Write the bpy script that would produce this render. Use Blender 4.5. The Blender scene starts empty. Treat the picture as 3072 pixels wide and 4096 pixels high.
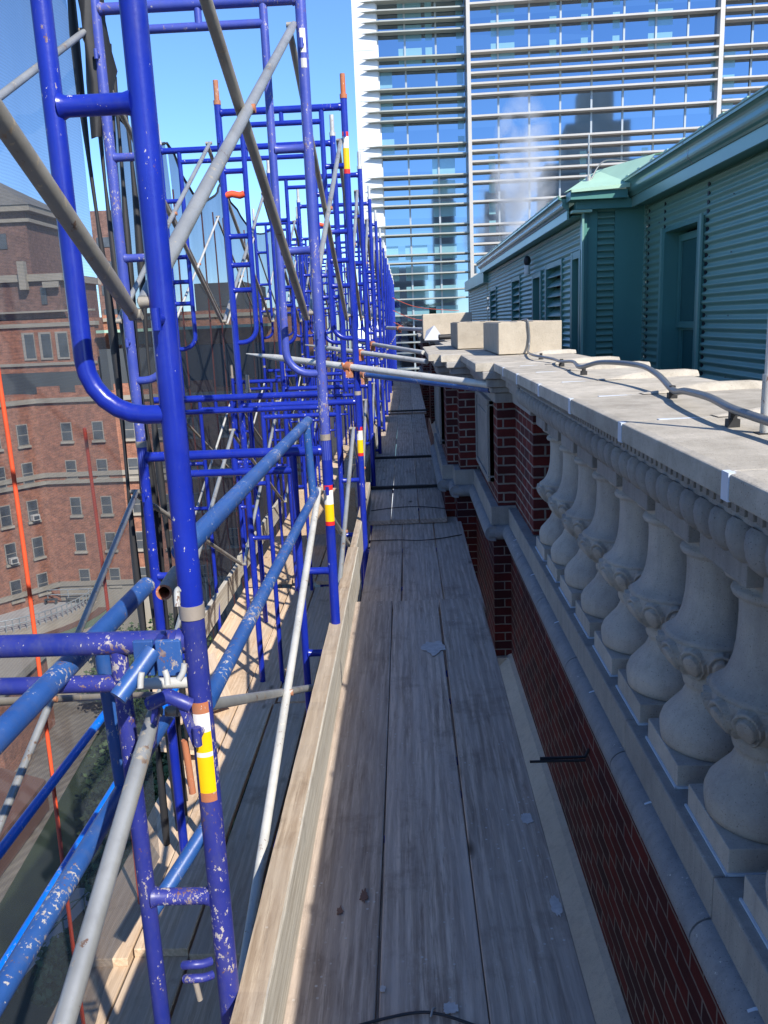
import bpy, math, random
import numpy as np
from mathutils import Vector, Matrix, noise
R = math.radians
random.seed(7)
scene = bpy.context.scene
col = scene.collection

# ---------------- camera ----------------
F_PX, CX, CY, EYE = 3350.0, 1536.0, 2048.0, 1.52
_vy = np.array([1617 - CX, 1285 - CY, F_PX]); _D = F_PX * F_PX / 759.0
_dn = np.array([.0425 * _D, .9991 * _D, F_PX])
_F = _vy / np.linalg.norm(_vy)
_dn = _dn - _F * _dn.dot(_F); _dn /= np.linalg.norm(_dn)
_Rt = np.cross(_dn, _F)
_M = np.array([_Rt, _F, -_dn])
cam_d = bpy.data.cameras.new("camera"); cam = bpy.data.objects.new("camera", cam_d); col.objects.link(cam)
cam_d.sensor_fit = 'HORIZONTAL'; cam_d.sensor_width = 36; cam_d.lens = F_PX / 3072 * 36
cam_d.clip_start = .02; cam_d.clip_end = 2000
mw = Matrix.Identity(4)
for i in range(3):
    mw[i][0] = _M[i][0]; mw[i][1] = -_M[i][1]; mw[i][2] = -_M[i][2]
mw[0][3] = 0; mw[1][3] = 0; mw[2][3] = EYE
cam.matrix_world = mw
scene.camera = cam

# ---------------- light ----------------
SUN = Vector((.660, -1.0, 1.0)).normalized()
world = bpy.data.worlds.new("World"); scene.world = world; world.use_nodes = True
wn = world.node_tree.nodes; wl = world.node_tree.links
bg = wn["Background"]
sky = wn.new("ShaderNodeTexSky"); sky.sky_type = 'NISHITA'; sky.sun_disc = False
sky.sun_elevation = math.asin(SUN.z); sky.sun_rotation = math.atan2(SUN.x, SUN.y)
sky.altitude = 2500; sky.air_density = 1.0; sky.dust_density = .0; sky.ozone_density = 3.0
hs = wn.new('ShaderNodeHueSaturation'); hs.inputs['Saturation'].default_value = 1.05; wl.new(sky.outputs[0], hs.inputs['Color']); tm = wn.new('ShaderNodeMix'); tm.data_type = 'RGBA'; tm.blend_type = 'MULTIPLY'; tm.inputs[0].default_value = 1; tm.inputs[7].default_value = (.70, .84, 1.0, 1); wl.new(hs.outputs[0], tm.inputs[6]); wl.new(tm.outputs[2], bg.inputs[0]); bg.inputs[1].default_value = .14
sl = bpy.data.lights.new("sun", 'SUN'); sl.energy = 3.7; sl.angle = R(.5); sl.color = (1, .94, .85)
so = bpy.data.objects.new("sun", sl); col.objects.link(so)
so.rotation_euler = SUN.to_track_quat('Z', 'Y').to_euler(); so.location = (5, -5, 20)
vs = scene.view_settings
vs.view_transform = 'Standard'; vs.look = 'None'; vs.exposure = 1.0; vs.gamma = 1
scene.cycles.transparent_max_bounces = 24
scene.cycles.max_bounces = 8
scene.cycles.volume_bounces = 1
scene.cycles.volume_step_rate = 2

# ---------------- materials ----------------
class NT:
    def __init__(s, name):
        s.m = bpy.data.materials.new(name); s.m.use_nodes = True
        s.t = s.m.node_tree; s.b = s.t.nodes["Principled BSDF"]; s.out = s.t.nodes["Material Output"]
    def n(s, ty, **k):
        x = s.t.nodes.new("ShaderNode" + ty)
        for a, v in k.items(): setattr(x, a, v)
        return x
    def L(s, a, b): s.t.links.new(a, b)
    def obj(s, rnd=0.0):
        tc = s.n("TexCoord"); o = tc.outputs["Object"]
        if rnd:
            oi = s.n("ObjectInfo"); mu = s.n("Math", operation='MULTIPLY'); mu.inputs[1].default_value = rnd
            s.L(oi.outputs["Random"], mu.inputs[0])
            va = s.n("VectorMath", operation='ADD'); s.L(o, va.inputs[0]); s.L(mu.outputs[0], va.inputs[1]); o = va.outputs[0]
        return o
    def mapv(s, v, scale, rot=(0, 0, 0), loc=(0, 0, 0)):
        m = s.n("Mapping"); m.inputs["Scale"].default_value = scale; m.inputs["Rotation"].default_value = rot; m.inputs["Location"].default_value = loc
        s.L(v, m.inputs[0]); return m.outputs[0]
    def noise(s, v, sc, det=6, rough=.6, dist=0):
        x = s.n("TexNoise"); x.inputs["Scale"].default_value = sc; x.inputs["Detail"].default_value = det
        x.inputs["Roughness"].default_value = rough; x.inputs["Distortion"].default_value = dist
        s.L(v, x.inputs["Vector"]); return x.outputs[0]
    def ramp(s, f, stops):
        x = s.n("ValToRGB"); e = x.color_ramp.elements
        while len(e) < len(stops): e.new(.5)
        for i, (p, c) in enumerate(stops):
            e[i].position = p; e[i].color = (*c, 1) if len(c) == 3 else c
        s.L(f, x.inputs[0]); return x.outputs[0]
    def mix(s, f, a, b, mode='MIX'):
        x = s.n("Mix", data_type='RGBA', blend_type=mode)
        for i, v in ((0, f), (6, a), (7, b)):
            if isinstance(v, (int, float)): x.inputs[i].default_value = v
            elif isinstance(v, tuple): x.inputs[i].default_value = (*v, 1)
            else: s.L(v, x.inputs[i])
        return x.outputs[2]
    def math(s, op, a, b=None):
        x = s.n("Math", operation=op)
        for i, v in ((0, a), (1, b)):
            if v is None: continue
            if isinstance(v, (int, float)): x.inputs[i].default_value = v
            else: s.L(v, x.inputs[i])
        return x.outputs[0]
    def bump(s, h, st=.3, d=.01):
        x = s.n("Bump"); x.inputs["Strength"].default_value = st; x.inputs["Distance"].default_value = d
        s.L(h, x.inputs["Height"]); s.L(x.outputs[0], s.b.inputs["Normal"])
    def base(s, c, rough=.6, metal=0, spec=.5):
        if isinstance(c, tuple): s.b.inputs["Base Color"].default_value = (*c, 1)
        else: s.L(c, s.b.inputs["Base Color"])
        if isinstance(rough, (int, float)): s.b.inputs["Roughness"].default_value = rough
        else: s.L(rough, s.b.inputs["Roughness"])
        s.b.inputs["Metallic"].default_value = metal
        s.b.inputs["Specular IOR Level"].default_value = spec
        return s.m

def paint(name, c, c2, speck=.0, speckcol=(.62, .58, .5), rough=.3, sscale=90, metal=0):
    t = NT(name); o = t.obj(3.0)
    n1 = t.noise(o, 6, 5); k = t.mix(t.ramp(n1, [(.35, (0, 0, 0)), (.7, (1, 1, 1))]), c, c2)
    if speck:
        n2 = t.noise(t.mapv(o, (1, 1, .6)), sscale, 4, .7); n3 = t.noise(o, 6, 3)
        th = t.math('ADD', n2, t.math('MULTIPLY', n3, .5))
        f = t.ramp(th, [(1.20 - speck, (0, 0, 0)), (1.22 - speck, (1, 1, 1))])
        cc_ = t.mix(t.ramp(t.noise(o, 18, 3), [(.45, (0, 0, 0)), (.6, (1, 1, 1))]), speckcol, (.16, .075, .04))
        k = t.mix(t.math('MULTIPLY', f, .85), k, cc_)
        gr = t.ramp(t.noise(t.mapv(o, (1, 1, .35)), 22, 6, .75), [(.5, (0, 0, 0)), (.75, (.55, .55, .55))])
        k = t.mix(t.math('MULTIPLY', gr, min(1, max(0, speck - .18) * 5)), k, tuple(.35 * v + .09 for v in c))
    t.bump(t.noise(o, 60, 3), .12, .004)
    return t.base(k, rough, metal)

def simple(name, c, rough=.6, metal=0, var=.25, sc=8, bump=.1, bsc=40):
    t = NT(name); o = t.obj(2.0)
    c2 = tuple(v * (1 - var) for v in c)
    k = t.mix(t.ramp(t.noise(o, sc, 6), [(.3, (0, 0, 0)), (.7, (1, 1, 1))]), c, c2)
    if bump: t.bump(t.noise(o, bsc, 4), bump, .005)
    return t.base(k, rough, metal)

def stone(name, c, dark, sc=5, lichen=.0, rough=.85, streak=True):
    t = NT(name); o = t.obj(2.0)
    f1 = t.ramp(t.noise(o, sc, 8, .7), [(.3, (0, 0, 0)), (.72, (1, 1, 1))])
    k = t.mix(f1, c, dark)
    f2 = t.ramp(t.noise(o, 160, 4, .8), [(.45, (0, 0, 0)), (.75, (1, 1, 1))])
    k = t.mix(t.math('MULTIPLY', f2, .35), k, tuple(v * .6 for v in c))
    if streak:
        f3 = t.ramp(t.noise(t.mapv(o, (14, 14, 1.2)), 2.2, 5, .6), [(.48, (0, 0, 0)), (.8, (1, 1, 1))])
        k = t.mix(t.math('MULTIPLY', f3, .4), k, tuple(v * .55 for v in dark))
    if lichen:
        f4 = t.ramp(t.noise(o, 38, 5, .7), [(.62, (0, 0, 0)), (.66, (1, 1, 1))])
        f5 = t.ramp(t.noise(o, 3.3, 2), [(.5, (0, 0, 0)), (.6, (1, 1, 1))])
        k = t.mix(t.math('MULTIPLY', t.math('MULTIPLY', f4, f5), lichen), k, (.62, .6, .55))
    oi = t.n("ObjectInfo"); hv = t.n("HueSaturation"); t.L(k, hv.inputs["Color"]); t.L(t.math('ADD', t.math('MULTIPLY', oi.outputs["Random"], .26), .87), hv.inputs["Value"]); k = hv.outputs[0]
    pit = t.ramp(t.noise(o, 240, 2, .5), [(.66, (0, 0, 0)), (.70, (.7, .7, .7))]); k = t.mix(pit, k, tuple(v * .3 for v in dark))
    t.bump(t.noise(o, 90, 6, .75), .45, .005)
    return t.base(k, rough, 0, .3)

def brick(name, c1, c2, mortar, sc=1.0, rough=.85, msize=.014, bumpst=.5):
    t = NT(name); o = t.obj()
    sp = t.n("SeparateXYZ"); t.L(o, sp.inputs[0])
    cb = t.n("CombineXYZ"); t.L(t.math('ADD', sp.outputs[0], sp.outputs[1]), cb.inputs[0]); t.L(sp.outputs[2], cb.inputs[1])
    v = cb.outputs[0]
    wob = t.noise(o, 30, 2); wv = t.n("VectorMath", operation='SCALE'); 
    b = t.n("TexBrick"); b.offset = .5; b.squash = 1
    b.inputs["Color1"].default_value = (*c1, 1); b.inputs["Color2"].default_value = (*c2, 1); b.inputs["Mortar"].default_value = (*mortar, 1)
    b.inputs["Scale"].default_value = 1; b.inputs["Mortar Size"].default_value = msize * .5 * sc; b.inputs["Mortar Smooth"].default_value = .25
    b.inputs["Bias"].default_value = -.1; b.inputs["Brick Width"].default_value = .2032 * sc; b.inputs["Row Height"].default_value = .0677 * sc
    va = t.n("VectorMath", operation='ADD'); sc_ = t.n("VectorMath", operation='SCALE')
    nv = t.n("TexNoise"); nv.inputs["Scale"].default_value = 25; t.L(o, nv.inputs["Vector"])
    t.L(nv.outputs[1], sc_.inputs[0]); sc_.inputs["Scale"].default_value = .006 * sc
    t.L(v, va.inputs[0]); t.L(sc_.outputs[0], va.inputs[1]); t.L(va.outputs[0], b.inputs["Vector"])
    f = t.ramp(t.noise(o, 3.5 / sc, 6, .7), [(.3, (.55, .55, .55)), (.75, (1.25, 1.2, 1.15))])
    k = t.mix(1.0, b.outputs[0], f, 'MULTIPLY')
    h = t.math('SUBTRACT', t.math('MULTIPLY', t.noise(o, 120, 4), .25), b.outputs["Fac"])
    t.bump(h, bumpst, .006 * sc)
    return t.base(k, rough, 0, .25)

def wood(name, light, dark, gray, sc=1.0, axis='Y', specks=.5):
    t = NT(name); o = t.obj(9.0)
    s1 = {'Y': (1, .05, 1), 'X': (.05, 1, 1)}[axis]
    g = t.noise(t.mapv(o, s1), 55, 7, .75, .3)
    big = t.noise(t.mapv(o, tuple(max(a, .14) for a in s1)), 7, 5, .6, 1.6)
    w = t.n("TexWave", wave_type='RINGS', rings_direction=axis); w.inputs["Scale"].default_value = 9; w.inputs["Distortion"].default_value = 5
    w.inputs["Detail"].default_value = 4; w.inputs["Detail Scale"].default_value = 1.2
    t.L(t.mapv(o, {'Y': (1.5, .10, 1.5), 'X': (.1, 1.5, 1.5)}[axis]), w.inputs["Vector"])
    k = t.mix(t.ramp(g, [(.36, (0, 0, 0)), (.60, (1, 1, 1))]), dark, light)
    g2 = t.noise(t.mapv(o, s1), 150, 4, .7); k = t.mix(t.ramp(g2, [(.56, (0, 0, 0)), (.66, (.55, .55, .55))]), k, tuple(v * .6 for v in dark))
    k = t.mix(t.math('MULTIPLY', t.ramp(w.outputs[1], [(.35, (0, 0, 0)), (.9, (1, 1, 1))]), .5), k, dark)
    k = t.mix(t.ramp(big, [(.35, (0, 0, 0)), (.7, (.8, .8, .8))]), k, gray)
    oi = t.n("ObjectInfo"); hv = t.n("HueSaturation"); t.L(k, hv.inputs["Color"])
    t.L(t.math('ADD', t.math('MULTIPLY', oi.outputs["Random"], .35), .82), hv.inputs["Value"]); k = hv.outputs[0]
    stain = t.ramp(t.noise(o, 3.1, 7, .72), [(.56, (0, 0, 0)), (.74, (.65, .65, .65))])
    k = t.mix(stain, k, tuple(v * .5 for v in dark))
    if specks:
        vo = t.n("TexVoronoi"); vo.inputs["Scale"].default_value = 38; t.L(o, vo.inputs["Vector"])
        f = t.ramp(vo.outputs["Distance"], [(.10, (1, 1, 1)), (.16, (0, 0, 0))])
        gate = t.ramp(t.noise(o, 5, 3, .6), [(.5, (0, 0, 0)), (.62, (1, 1, 1))])
        k = t.mix(t.math('MULTIPLY', t.math('MULTIPLY', f, gate), specks), k, (.62, .6, .56))
        kn = t.n("TexVoronoi"); kn.inputs["Scale"].default_value = 1.0; t.L(t.mapv(o, (4.2, 1.6, 1) if axis == 'Y' else (1.6, 4.2, 1)), kn.inputs["Vector"])
        k = t.mix(t.ramp(kn.outputs["Distance"], [(.03, (1, 1, 1)), (.09, (0, 0, 0))]), k, tuple(v * .35 for v in dark))
    h = t.math('ADD', g, t.math('MULTIPLY', w.outputs[1], .3))
    t.bump(h, .35, .003)
    return t.base(k, .8, 0, .25)

MT = {}
MT['blue'] = paint("blue_enamel", (.006, .018, .255), (.011, .028, .33), .245, rough=.28)
MT['blue_worn'] = paint("worn_blue_enamel", (.035, .06, .33), (.075, .095, .37), .315, (.5, .46, .42), rough=.4, sscale=100)
MT['blue_chip'] = paint("chipped_blue_enamel", (.014, .024, .19), (.035, .04, .24), .335, (.5, .45, .4), rough=.4, sscale=110)
MT['blue_splat'] = paint("splattered_blue_paint", (.016, .07, .25), (.035, .11, .33), .335, (.55, .5, .42), rough=.4, sscale=105)
MT['blue_bright'] = paint("bright_blue_paint", (.0, .13, .62), (.0, .16, .7), .28, rough=.3)
MT['galv'] = paint("galvanised_steel", (.40, .41, .40), (.27, .28, .28), .33, (.55, .48, .36), rough=.42, metal=.45, sscale=50)
MT['galv_dark'] = paint("weathered_steel", (.36, .33, .28), (.22, .20, .17), .34, (.45, .36, .24), rough=.55, metal=.15, sscale=50)
MT['galv_white'] = paint("pale_galvanised_steel", (.58, .57, .53), (.40, .40, .38), .33, rough=.4, metal=.15)
MT['rust'] = paint("rusty_steel", (.45, .12, .04), (.3, .17, .1), .35, (.6, .55, .5), rough=.7)
MT['silver'] = paint("worn_silver_sleeve", (.42, .36, .30), (.3, .26, .22), .3, rough=.45, metal=.3)
MT['black'] = simple("black_rubber", (.02, .02, .022), .6)
MT['wire'] = simple("dark_wire", (.03, .028, .03), .5)
MT['plank'] = wood("weathered_plank", (.70, .57, .45), (.27, .205, .16), (.50, .42, .355), specks=.8)
MT['deck'] = wood("lower_deck_plank", (.74, .55, .37), (.46, .31, .19), (.52, .42, .32), specks=.35)
MT['board'] = wood("toe_board_wood", (.48, .45, .385), (.26, .225, .18), (.40, .385, .345), specks=.35)
MT['rough_end'] = wood("rough_board_edge", (.46, .37, .27), (.24, .17, .11), (.38, .32, .25), specks=.3)
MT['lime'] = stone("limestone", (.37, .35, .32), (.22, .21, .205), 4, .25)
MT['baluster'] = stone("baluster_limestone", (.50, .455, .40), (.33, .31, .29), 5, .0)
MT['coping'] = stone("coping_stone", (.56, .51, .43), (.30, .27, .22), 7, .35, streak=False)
MT['block'] = stone("block_stone", (.50, .44, .35), (.38, .33, .26), 9, 0, streak=False)
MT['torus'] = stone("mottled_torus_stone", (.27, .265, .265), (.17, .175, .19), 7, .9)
MT['beige'] = stone("painted_ledge", (.66, .56, .47), (.52, .44, .38), 3)
MT['caulk'] = simple("pale_sealant", (.60, .66, .74), .5, var=.15)
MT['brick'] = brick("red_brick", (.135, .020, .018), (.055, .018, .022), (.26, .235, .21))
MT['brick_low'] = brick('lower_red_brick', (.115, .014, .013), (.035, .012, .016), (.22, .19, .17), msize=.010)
MT['patch'] = simple('dried_plaster', (.62, .60, .58), .8, 0, .3, 40)
MT['brick_far'] = brick("brown_brick", (.40, .165, .10), (.27, .115, .075), (.38, .26, .19), sc=1.6)
MT['brick_tower'] = brick("tower_brick", (.23, .125, .1), (.15, .085, .075), (.25, .2, .17), sc=1.6)
MT['far_stone'] = stone("far_stone", (.42, .38, .31), (.32, .29, .24), .6)
MT['green'] = simple("green_siding", (.17, .335, .275), .38, .0, .18, 1.2, .05)
MT['green_dk'] = simple("green_trim", (.07, .22, .195), .4, .0, .15, 2, .05)
MT['green_lt'] = simple("green_gutter_metal", (.19, .36, .31), .35, .1, .15, 2, .05)
MT['green_gut'] = simple("green_gutter_enamel", (.11, .25, .21), .25, .1, .15, 2, .03)
MT['green_roof'] = simple("pale_green_copper", (.36, .56, .42), .6, 0, .18, 2.5)
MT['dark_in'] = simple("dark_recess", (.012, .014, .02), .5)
MT['white'] = simple("white_panel", (.66, .67, .68), .5, 0, .06, .6, 0)
MT['fin'] = simple("pale_metal_fin", (.50, .47, .42), .4, .1, .1, 1, 0)
MT['fin_dk'] = simple("grey_metal_fin", (.40, .41, .36), .4, .1, .1, 1, 0)
MT['mull'] = simple("grey_mullion", (.36, .40, .42), .4, .2, .1, 1, 0)
MT['roof_gray'] = simple("roof_membrane", (.24, .23, .22), .9, 0, .3, 3)
MT['slate'] = simple("slate_roof", (.20, .19, .17), .7, 0, .3, 2)
MT['winglass_far'] = simple("grey_window_pane", (.10, .11, .12), .25, 0, .5, .8, 0)
MT['winframe'] = simple("cream_window_frame", (.36, .33, .28), .6)
MT['ac'] = simple("white_air_conditioner", (.62, .61, .57), .5)
MT['pave'] = simple("pale_paving", (.46, .45, .43), .85, 0, .12, .8)
MT['asphalt'] = simple("brown_grey_yard", (.12, .10, .085), .9, 0, .3, .12, .0)
MT['greenlane'] = simple("green_court_surface", (.17, .24, .16), .85)
MT['redlane'] = simple("red_brown_surface", (.2, .11, .08), .85)
MT['lawn'] = simple("lawn_grass", (.035, .055, .02), .9, 0, .45, .5)
MT['orange'] = simple("orange_cord", (.85, .10, .03), .6)
MT['orange_dull'] = simple('dimmed_red_cord', (.42, .07, .035), .7)  # orange rope dulled to paint in the netting's veil; far tape shares it
MT['bark'] = simple("bark", (.08, .06, .045), .9)
MT['conduit'] = simple("grey_conduit", (.16, .165, .17), .35, .2, .2, 10)
MT['red'] = simple("red_label", (.65, .02, .02), .5, var=.1)
MT['yellow'] = simple("yellow_label", (.85, .52, .0), .5, var=.1)
MT['whitelab'] = simple("white_label", (.75, .73, .68), .5, var=.1)
MT['dark_and_shade'] = simple("dark_grey_block", (.07, .08, .085), .8, 0, .2, .4)  # grey of dark buildings and benches, also painted-in shade on the setback
MT['leaf'] = simple("leaf_green", (.07, .12, .03), .7, 0, .5, 1.2, 0)
MT['leaf2'] = simple("leaf_yellow_green", (.10, .125, .035), .7, 0, .4, 1.2, 0)
MT['refl'] = simple("brown_tower_cladding", (.75, .70, .60), .8, 0, .3, .3)
MT['refl_w'] = simple("pale_tower_stripes", (.35, .34, .30), .7)

def mk_siding_pane():
    t = NT("penthouse_pane"); t.base((.01, .075, .075), .04, 0, 1.0); return t.m
MT['pane'] = mk_siding_pane()

def mk_glass():
    t = NT("tower_glass"); o = t.obj()
    sp = t.n("SeparateXYZ"); t.L(o, sp.inputs[0])
    cx_ = t.math('FLOOR', t.math('DIVIDE', sp.outputs[0], 1.51)); cz = t.math('FLOOR', t.math('DIVIDE', t.math('ADD', sp.outputs[2], 40.0), 4.12))
    cb = t.n("CombineXYZ"); t.L(cx_, cb.inputs[0]); t.L(cz, cb.inputs[1])
    wn_ = t.n("TexWhiteNoise", noise_dimensions='2D'); t.L(cb.outputs[0], wn_.inputs[0])
    blind = t.ramp(wn_.outputs[0], [(.70, (0, 0, 0)), (.71, (1, 1, 1))])
    fx = t.math('FRACT', t.math('DIVIDE', sp.outputs[0], 1.51)); edge = t.math('LESS_THAN', t.math('ABSOLUTE', t.math('SUBTRACT', fx, .5)), .38)
    fz = t.math('FRACT', t.math('DIVIDE', t.math('ADD', sp.outputs[2], 40.0), 1.03)); e2 = t.math('GREATER_THAN', fz, .3)
    m = t.math('MULTIPLY', t.math('MULTIPLY', blind, edge), e2)
    # thin pale strips beside some mullions, lit interior painted into the colour
    wn2 = t.n("TexWhiteNoise", noise_dimensions='3D')
    cb2 = t.n("CombineXYZ"); t.L(cx_, cb2.inputs[0]); t.L(cz, cb2.inputs[1]); cb2.inputs[2].default_value = 4.4; t.L(cb2.outputs[0], wn2.inputs[0])
    s1 = t.math('MULTIPLY', t.math('LESS_THAN', fx, .22), t.math('GREATER_THAN', wn2.outputs[0], .72))
    m = t.math('MAXIMUM', m, t.math('MULTIPLY', s1, e2))
    band = t.math('GREATER_THAN', t.noise(t.mapv(o, (.02, .02, .9)), 1, 1), .5)
    k = t.mix(t.math('MULTIPLY', band, .5), (.33, .39, .45), (.25, .32, .40))
    t.base(k, .03, 1.0)
    d = t.n("BsdfDiffuse"); d.inputs[0].default_value = (.24, .45, .50, 1)
    mx = t.n("MixShader"); t.L(t.math('MULTIPLY', m, .6), mx.inputs[0]); t.L(t.b.outputs[0], mx.inputs[1]); t.L(d.outputs[0], mx.inputs[2])
    t.L(mx.outputs[0], t.out.inputs[0])
    t.bump(t.noise(o, .35, 2), .02, .05)
    return t.m
MT['tglass'] = mk_glass()

def mk_net(name, a, c):
    t = NT(name); o = t.obj()
    d = t.n("BsdfDiffuse"); d.inputs[0].default_value = (*c, 1)
    tl = t.n("BsdfTranslucent"); tl.inputs[0].default_value = (*c, 1)
    ad = t.n("MixShader"); ad.inputs[0].default_value = .35; t.L(d.outputs[0], ad.inputs[1]); t.L(tl.outputs[0], ad.inputs[2])
    tr = t.n("BsdfTransparent")
    n1 = t.noise(t.mapv(o, (1, 1, .3)), 2.5, 4)
    # fine thread weave: rows of threads with open holes between them
    w = t.n("TexWave", wave_type='BANDS', bands_direction='Z'); w.inputs["Scale"].default_value = 28; w.inputs["Distortion"].default_value = 1.5
    t.L(o, w.inputs["Vector"])
    f = t.math('ADD', t.math('ADD', t.math('MULTIPLY', n1, .22), a - .14), t.math('MULTIPLY', w.outputs[1], .06))
    mx = t.n("MixShader"); t.L(f, mx.inputs[0]); t.L(tr.outputs[0], mx.inputs[1]); t.L(ad.outputs[0], mx.inputs[2])
    t.L(mx.outputs[0], t.out.inputs[0]); return t.m
MT['net_thin'] = mk_net("thin_debris_netting", .54, (.08, .095, .11))
MT['net'] = mk_net("debris_netting", .68, (.055, .062, .072))

# ---------------- mesh builder ----------------
class MB:
    def __init__(s): s.v = []; s.f = []; s.sm = []; s.mi = []; s.cur = 0
    def add(s, vs_, fs, smooth=False):
        o = len(s.v); s.v += [tuple(v) for v in vs_]
        for f in fs: s.f.append(tuple(i + o for i in f)); s.sm.append(smooth); s.mi.append(s.cur)
        return s
    def box(s, x0, x1, y0, y1, z0, z1):
        return s.add([(x0, y0, z0), (x1, y0, z0), (x1, y1, z0), (x0, y1, z0), (x0, y0, z1), (x1, y0, z1), (x1, y1, z1), (x0, y1, z1)],
                     [(0, 3, 2, 1), (4, 5, 6, 7), (0, 1, 5, 4), (1, 2, 6, 5), (2, 3, 7, 6), (3, 0, 4, 7)])
    def cbox(s, c, sz, rot=None):
        hx, hy, hz = (a / 2 for a in sz); vs_ = [Vector((x, y, z)) for z in (-hz, hz) for (x, y) in ((-hx, -hy), (hx, -hy), (hx, hy), (-hx, hy))]
        if rot is not None: vs_ = [rot @ v for v in vs_]
        return s.add([v + Vector(c) for v in vs_], [(0, 3, 2, 1), (4, 5, 6, 7), (0, 1, 5, 4), (1, 2, 6, 5), (2, 3, 7, 6), (3, 0, 4, 7)])
    def tube(s, pts, r, n=14, cap=True, flat=None):
        P = [Vector(p) for p in pts]; rings = []
        rr = r if isinstance(r, (list, tuple)) else [r] * len(P)
        t0 = (P[1] - P[0]).normalized(); u = t0.orthogonal().normalized()
        for i, p in enumerate(P):
            a = (P[i] - P[i - 1]).normalized() if i else t0
            b = (P[i + 1] - P[i]).normalized() if i < len(P) - 1 else a
            t = (a + b).normalized(); u = (u - t * u.dot(t)).normalized(); w = t.cross(u)
            rings.append([p + (u * math.cos(2 * math.pi * k / n) + w * math.sin(2 * math.pi * k / n)) * rr[i] for k in range(n)])
        vs_ = [v for g in rings for v in g]
        fs = [(i * n + k, i * n + (k + 1) % n, (i + 1) * n + (k + 1) % n, (i + 1) * n + k) for i in range(len(P) - 1) for k in range(n)]
        s.add(vs_, fs, True)
        if cap:
            s.add(rings[0], [tuple(reversed(range(n)))]); s.add(rings[-1], [tuple(range(n))])
        return s
    def sphere(s, c, r, n=12, m=8, z0=-1.0):
        vs_ = []; fs = []
        r = r if isinstance(r, (list, tuple)) else (r, r, r)
        for i in range(m + 1):
            a = -math.pi / 2 + math.pi * i / m
            for k in range(n):
                b = 2 * math.pi * k / n
                vs_.append((c[0] + r[0] * math.cos(a) * math.cos(b), c[1] + r[1] * math.cos(a) * math.sin(b), c[2] + r[2] * math.sin(a)))
        fs = [(i * n + k, i * n + (k + 1) % n, (i + 1) * n + (k + 1) % n, (i + 1) * n + k) for i in range(m) for k in range(n)]
        return s.add(vs_, fs, True)
    def prism(s, prof, y0, y1, smooth=False, close=True):   # profile in (x,z), extruded along y
        n = len(prof); vs_ = [(x, y0, z) for x, z in prof] + [(x, y1, z) for x, z in prof]
        fs = [(k, k + n, (k + 1) % n + n, (k + 1) % n) for k in range(n if close else n - 1)]
        s.add(vs_, fs, smooth)
        if close: s.add([(x, y0, z) for x, z in prof], [tuple(range(n))]); s.add([(x, y1, z) for x, z in prof], [tuple(reversed(range(n)))])
        return s
    def grid(s, fn, nu, nv, smooth=True):
        vs_ = [fn(i / nu, j / nv) for j in range(nv + 1) for i in range(nu + 1)]
        fs = [(j * (nu + 1) + i, j * (nu + 1) + i + 1, (j + 1) * (nu + 1) + i + 1, (j + 1) * (nu + 1) + i) for j in range(nv) for i in range(nu)]
        return s.add(vs_, fs, smooth)
    def build(s, name, mat, parent=None, loc=None, bevel=0):
        me = bpy.data.meshes.new(name); me.from_pydata(s.v, [], s.f)
        mats = mat if isinstance(mat, (list, tuple)) else [mat]
        for m in mats: me.materials.append(MT[m] if isinstance(m, str) else m)
        me.polygons.foreach_set("use_smooth", s.sm); me.polygons.foreach_set("material_index", s.mi); me.update()
        o = bpy.data.objects.new(name, me); col.objects.link(o)
        if parent: o.parent = parent
        if loc: o.location = loc
        if bevel:
            b = o.modifiers.new("bevel", 'BEVEL'); b.width = bevel; b.segments = 2; b.limit_method = 'ANGLE'; b.angle_limit = R(50)
        return o

def tag(o, label=None, cat=None, group=None, kind=None):
    if label: o["label"] = label
    if cat: o["category"] = cat
    if group: o["group"] = group
    if kind: o["kind"] = kind
    return o
def empty(name, loc=(0, 0, 0), **k):
    o = bpy.data.objects.new(name, None); col.objects.link(o); o.location = loc; o.empty_display_size = .1
    return tag(o, **k)
def copy_tree(o, parent=None):
    c = o.copy(); col.objects.link(c); c.parent = parent
    for ch in list(o.children): copy_tree(ch, c)
    return c
ORD = ['nearest', 'second', 'third', 'fourth', 'fifth', 'sixth', 'seventh', 'eighth', 'ninth', 'tenth', 'eleventh', 'twelfth', 'thirteenth', 'fourteenth', 'fifteenth', 'sixteenth', 'seventeenth', 'eighteenth', 'nineteenth', 'twentieth']
def ordn(i): return ORD[i] if i < len(ORD) else '%dth' % (i + 1)

# =====================================================================
# PARAPET WITH BALUSTRADE
# =====================================================================
par = empty("parapet_wall", (0, 0, 0), label="red brick and limestone roof parapet with a balustrade, right of the plank walkway", cat="parapet")
PK = .85; PO = (0, 0, EYE * (1 - PK))
par.location = PO; par.scale = (PK, PK, PK)
def pk(p): return (p[0] * PK, p[1] * PK, EYE + (p[2] - EYE) * PK)
LZ = .155                      # top of the ledge the balusters stand on
segs = [  # y0, y1, brick face x
    (5.15, 6.02, .768), (6.02, 7.60, .641), (7.60, 7.90, .467), (7.90, 10.2, .365), (10.2, 10.5, .467), (10.5, 12.0, .641), (12.0, 12.9, .768), (20.5, 21.5, .768), (21.5, 23.0, .641), (23.0, 26.0, .467)]
bays = [(-1.5, 5.15), (12.9, 20.5)]
b = MB()
for (a, c, x) in segs: b.box(x, 1.18, a, c, .17, 1.0)
b.build("upper_brickwork", 'brick', par)
b = MB()
low = [(-1.5, 6.02, .73), (6.02, 7.6, .605), (7.6, 7.9, .432), (7.9, 10.2, .332), (10.2, 10.5, .432), (10.5, 12.0, .605), (12.0, 21.5, .73), (21.5, 23.0, .605), (23.0, 26, .43)]
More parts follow.
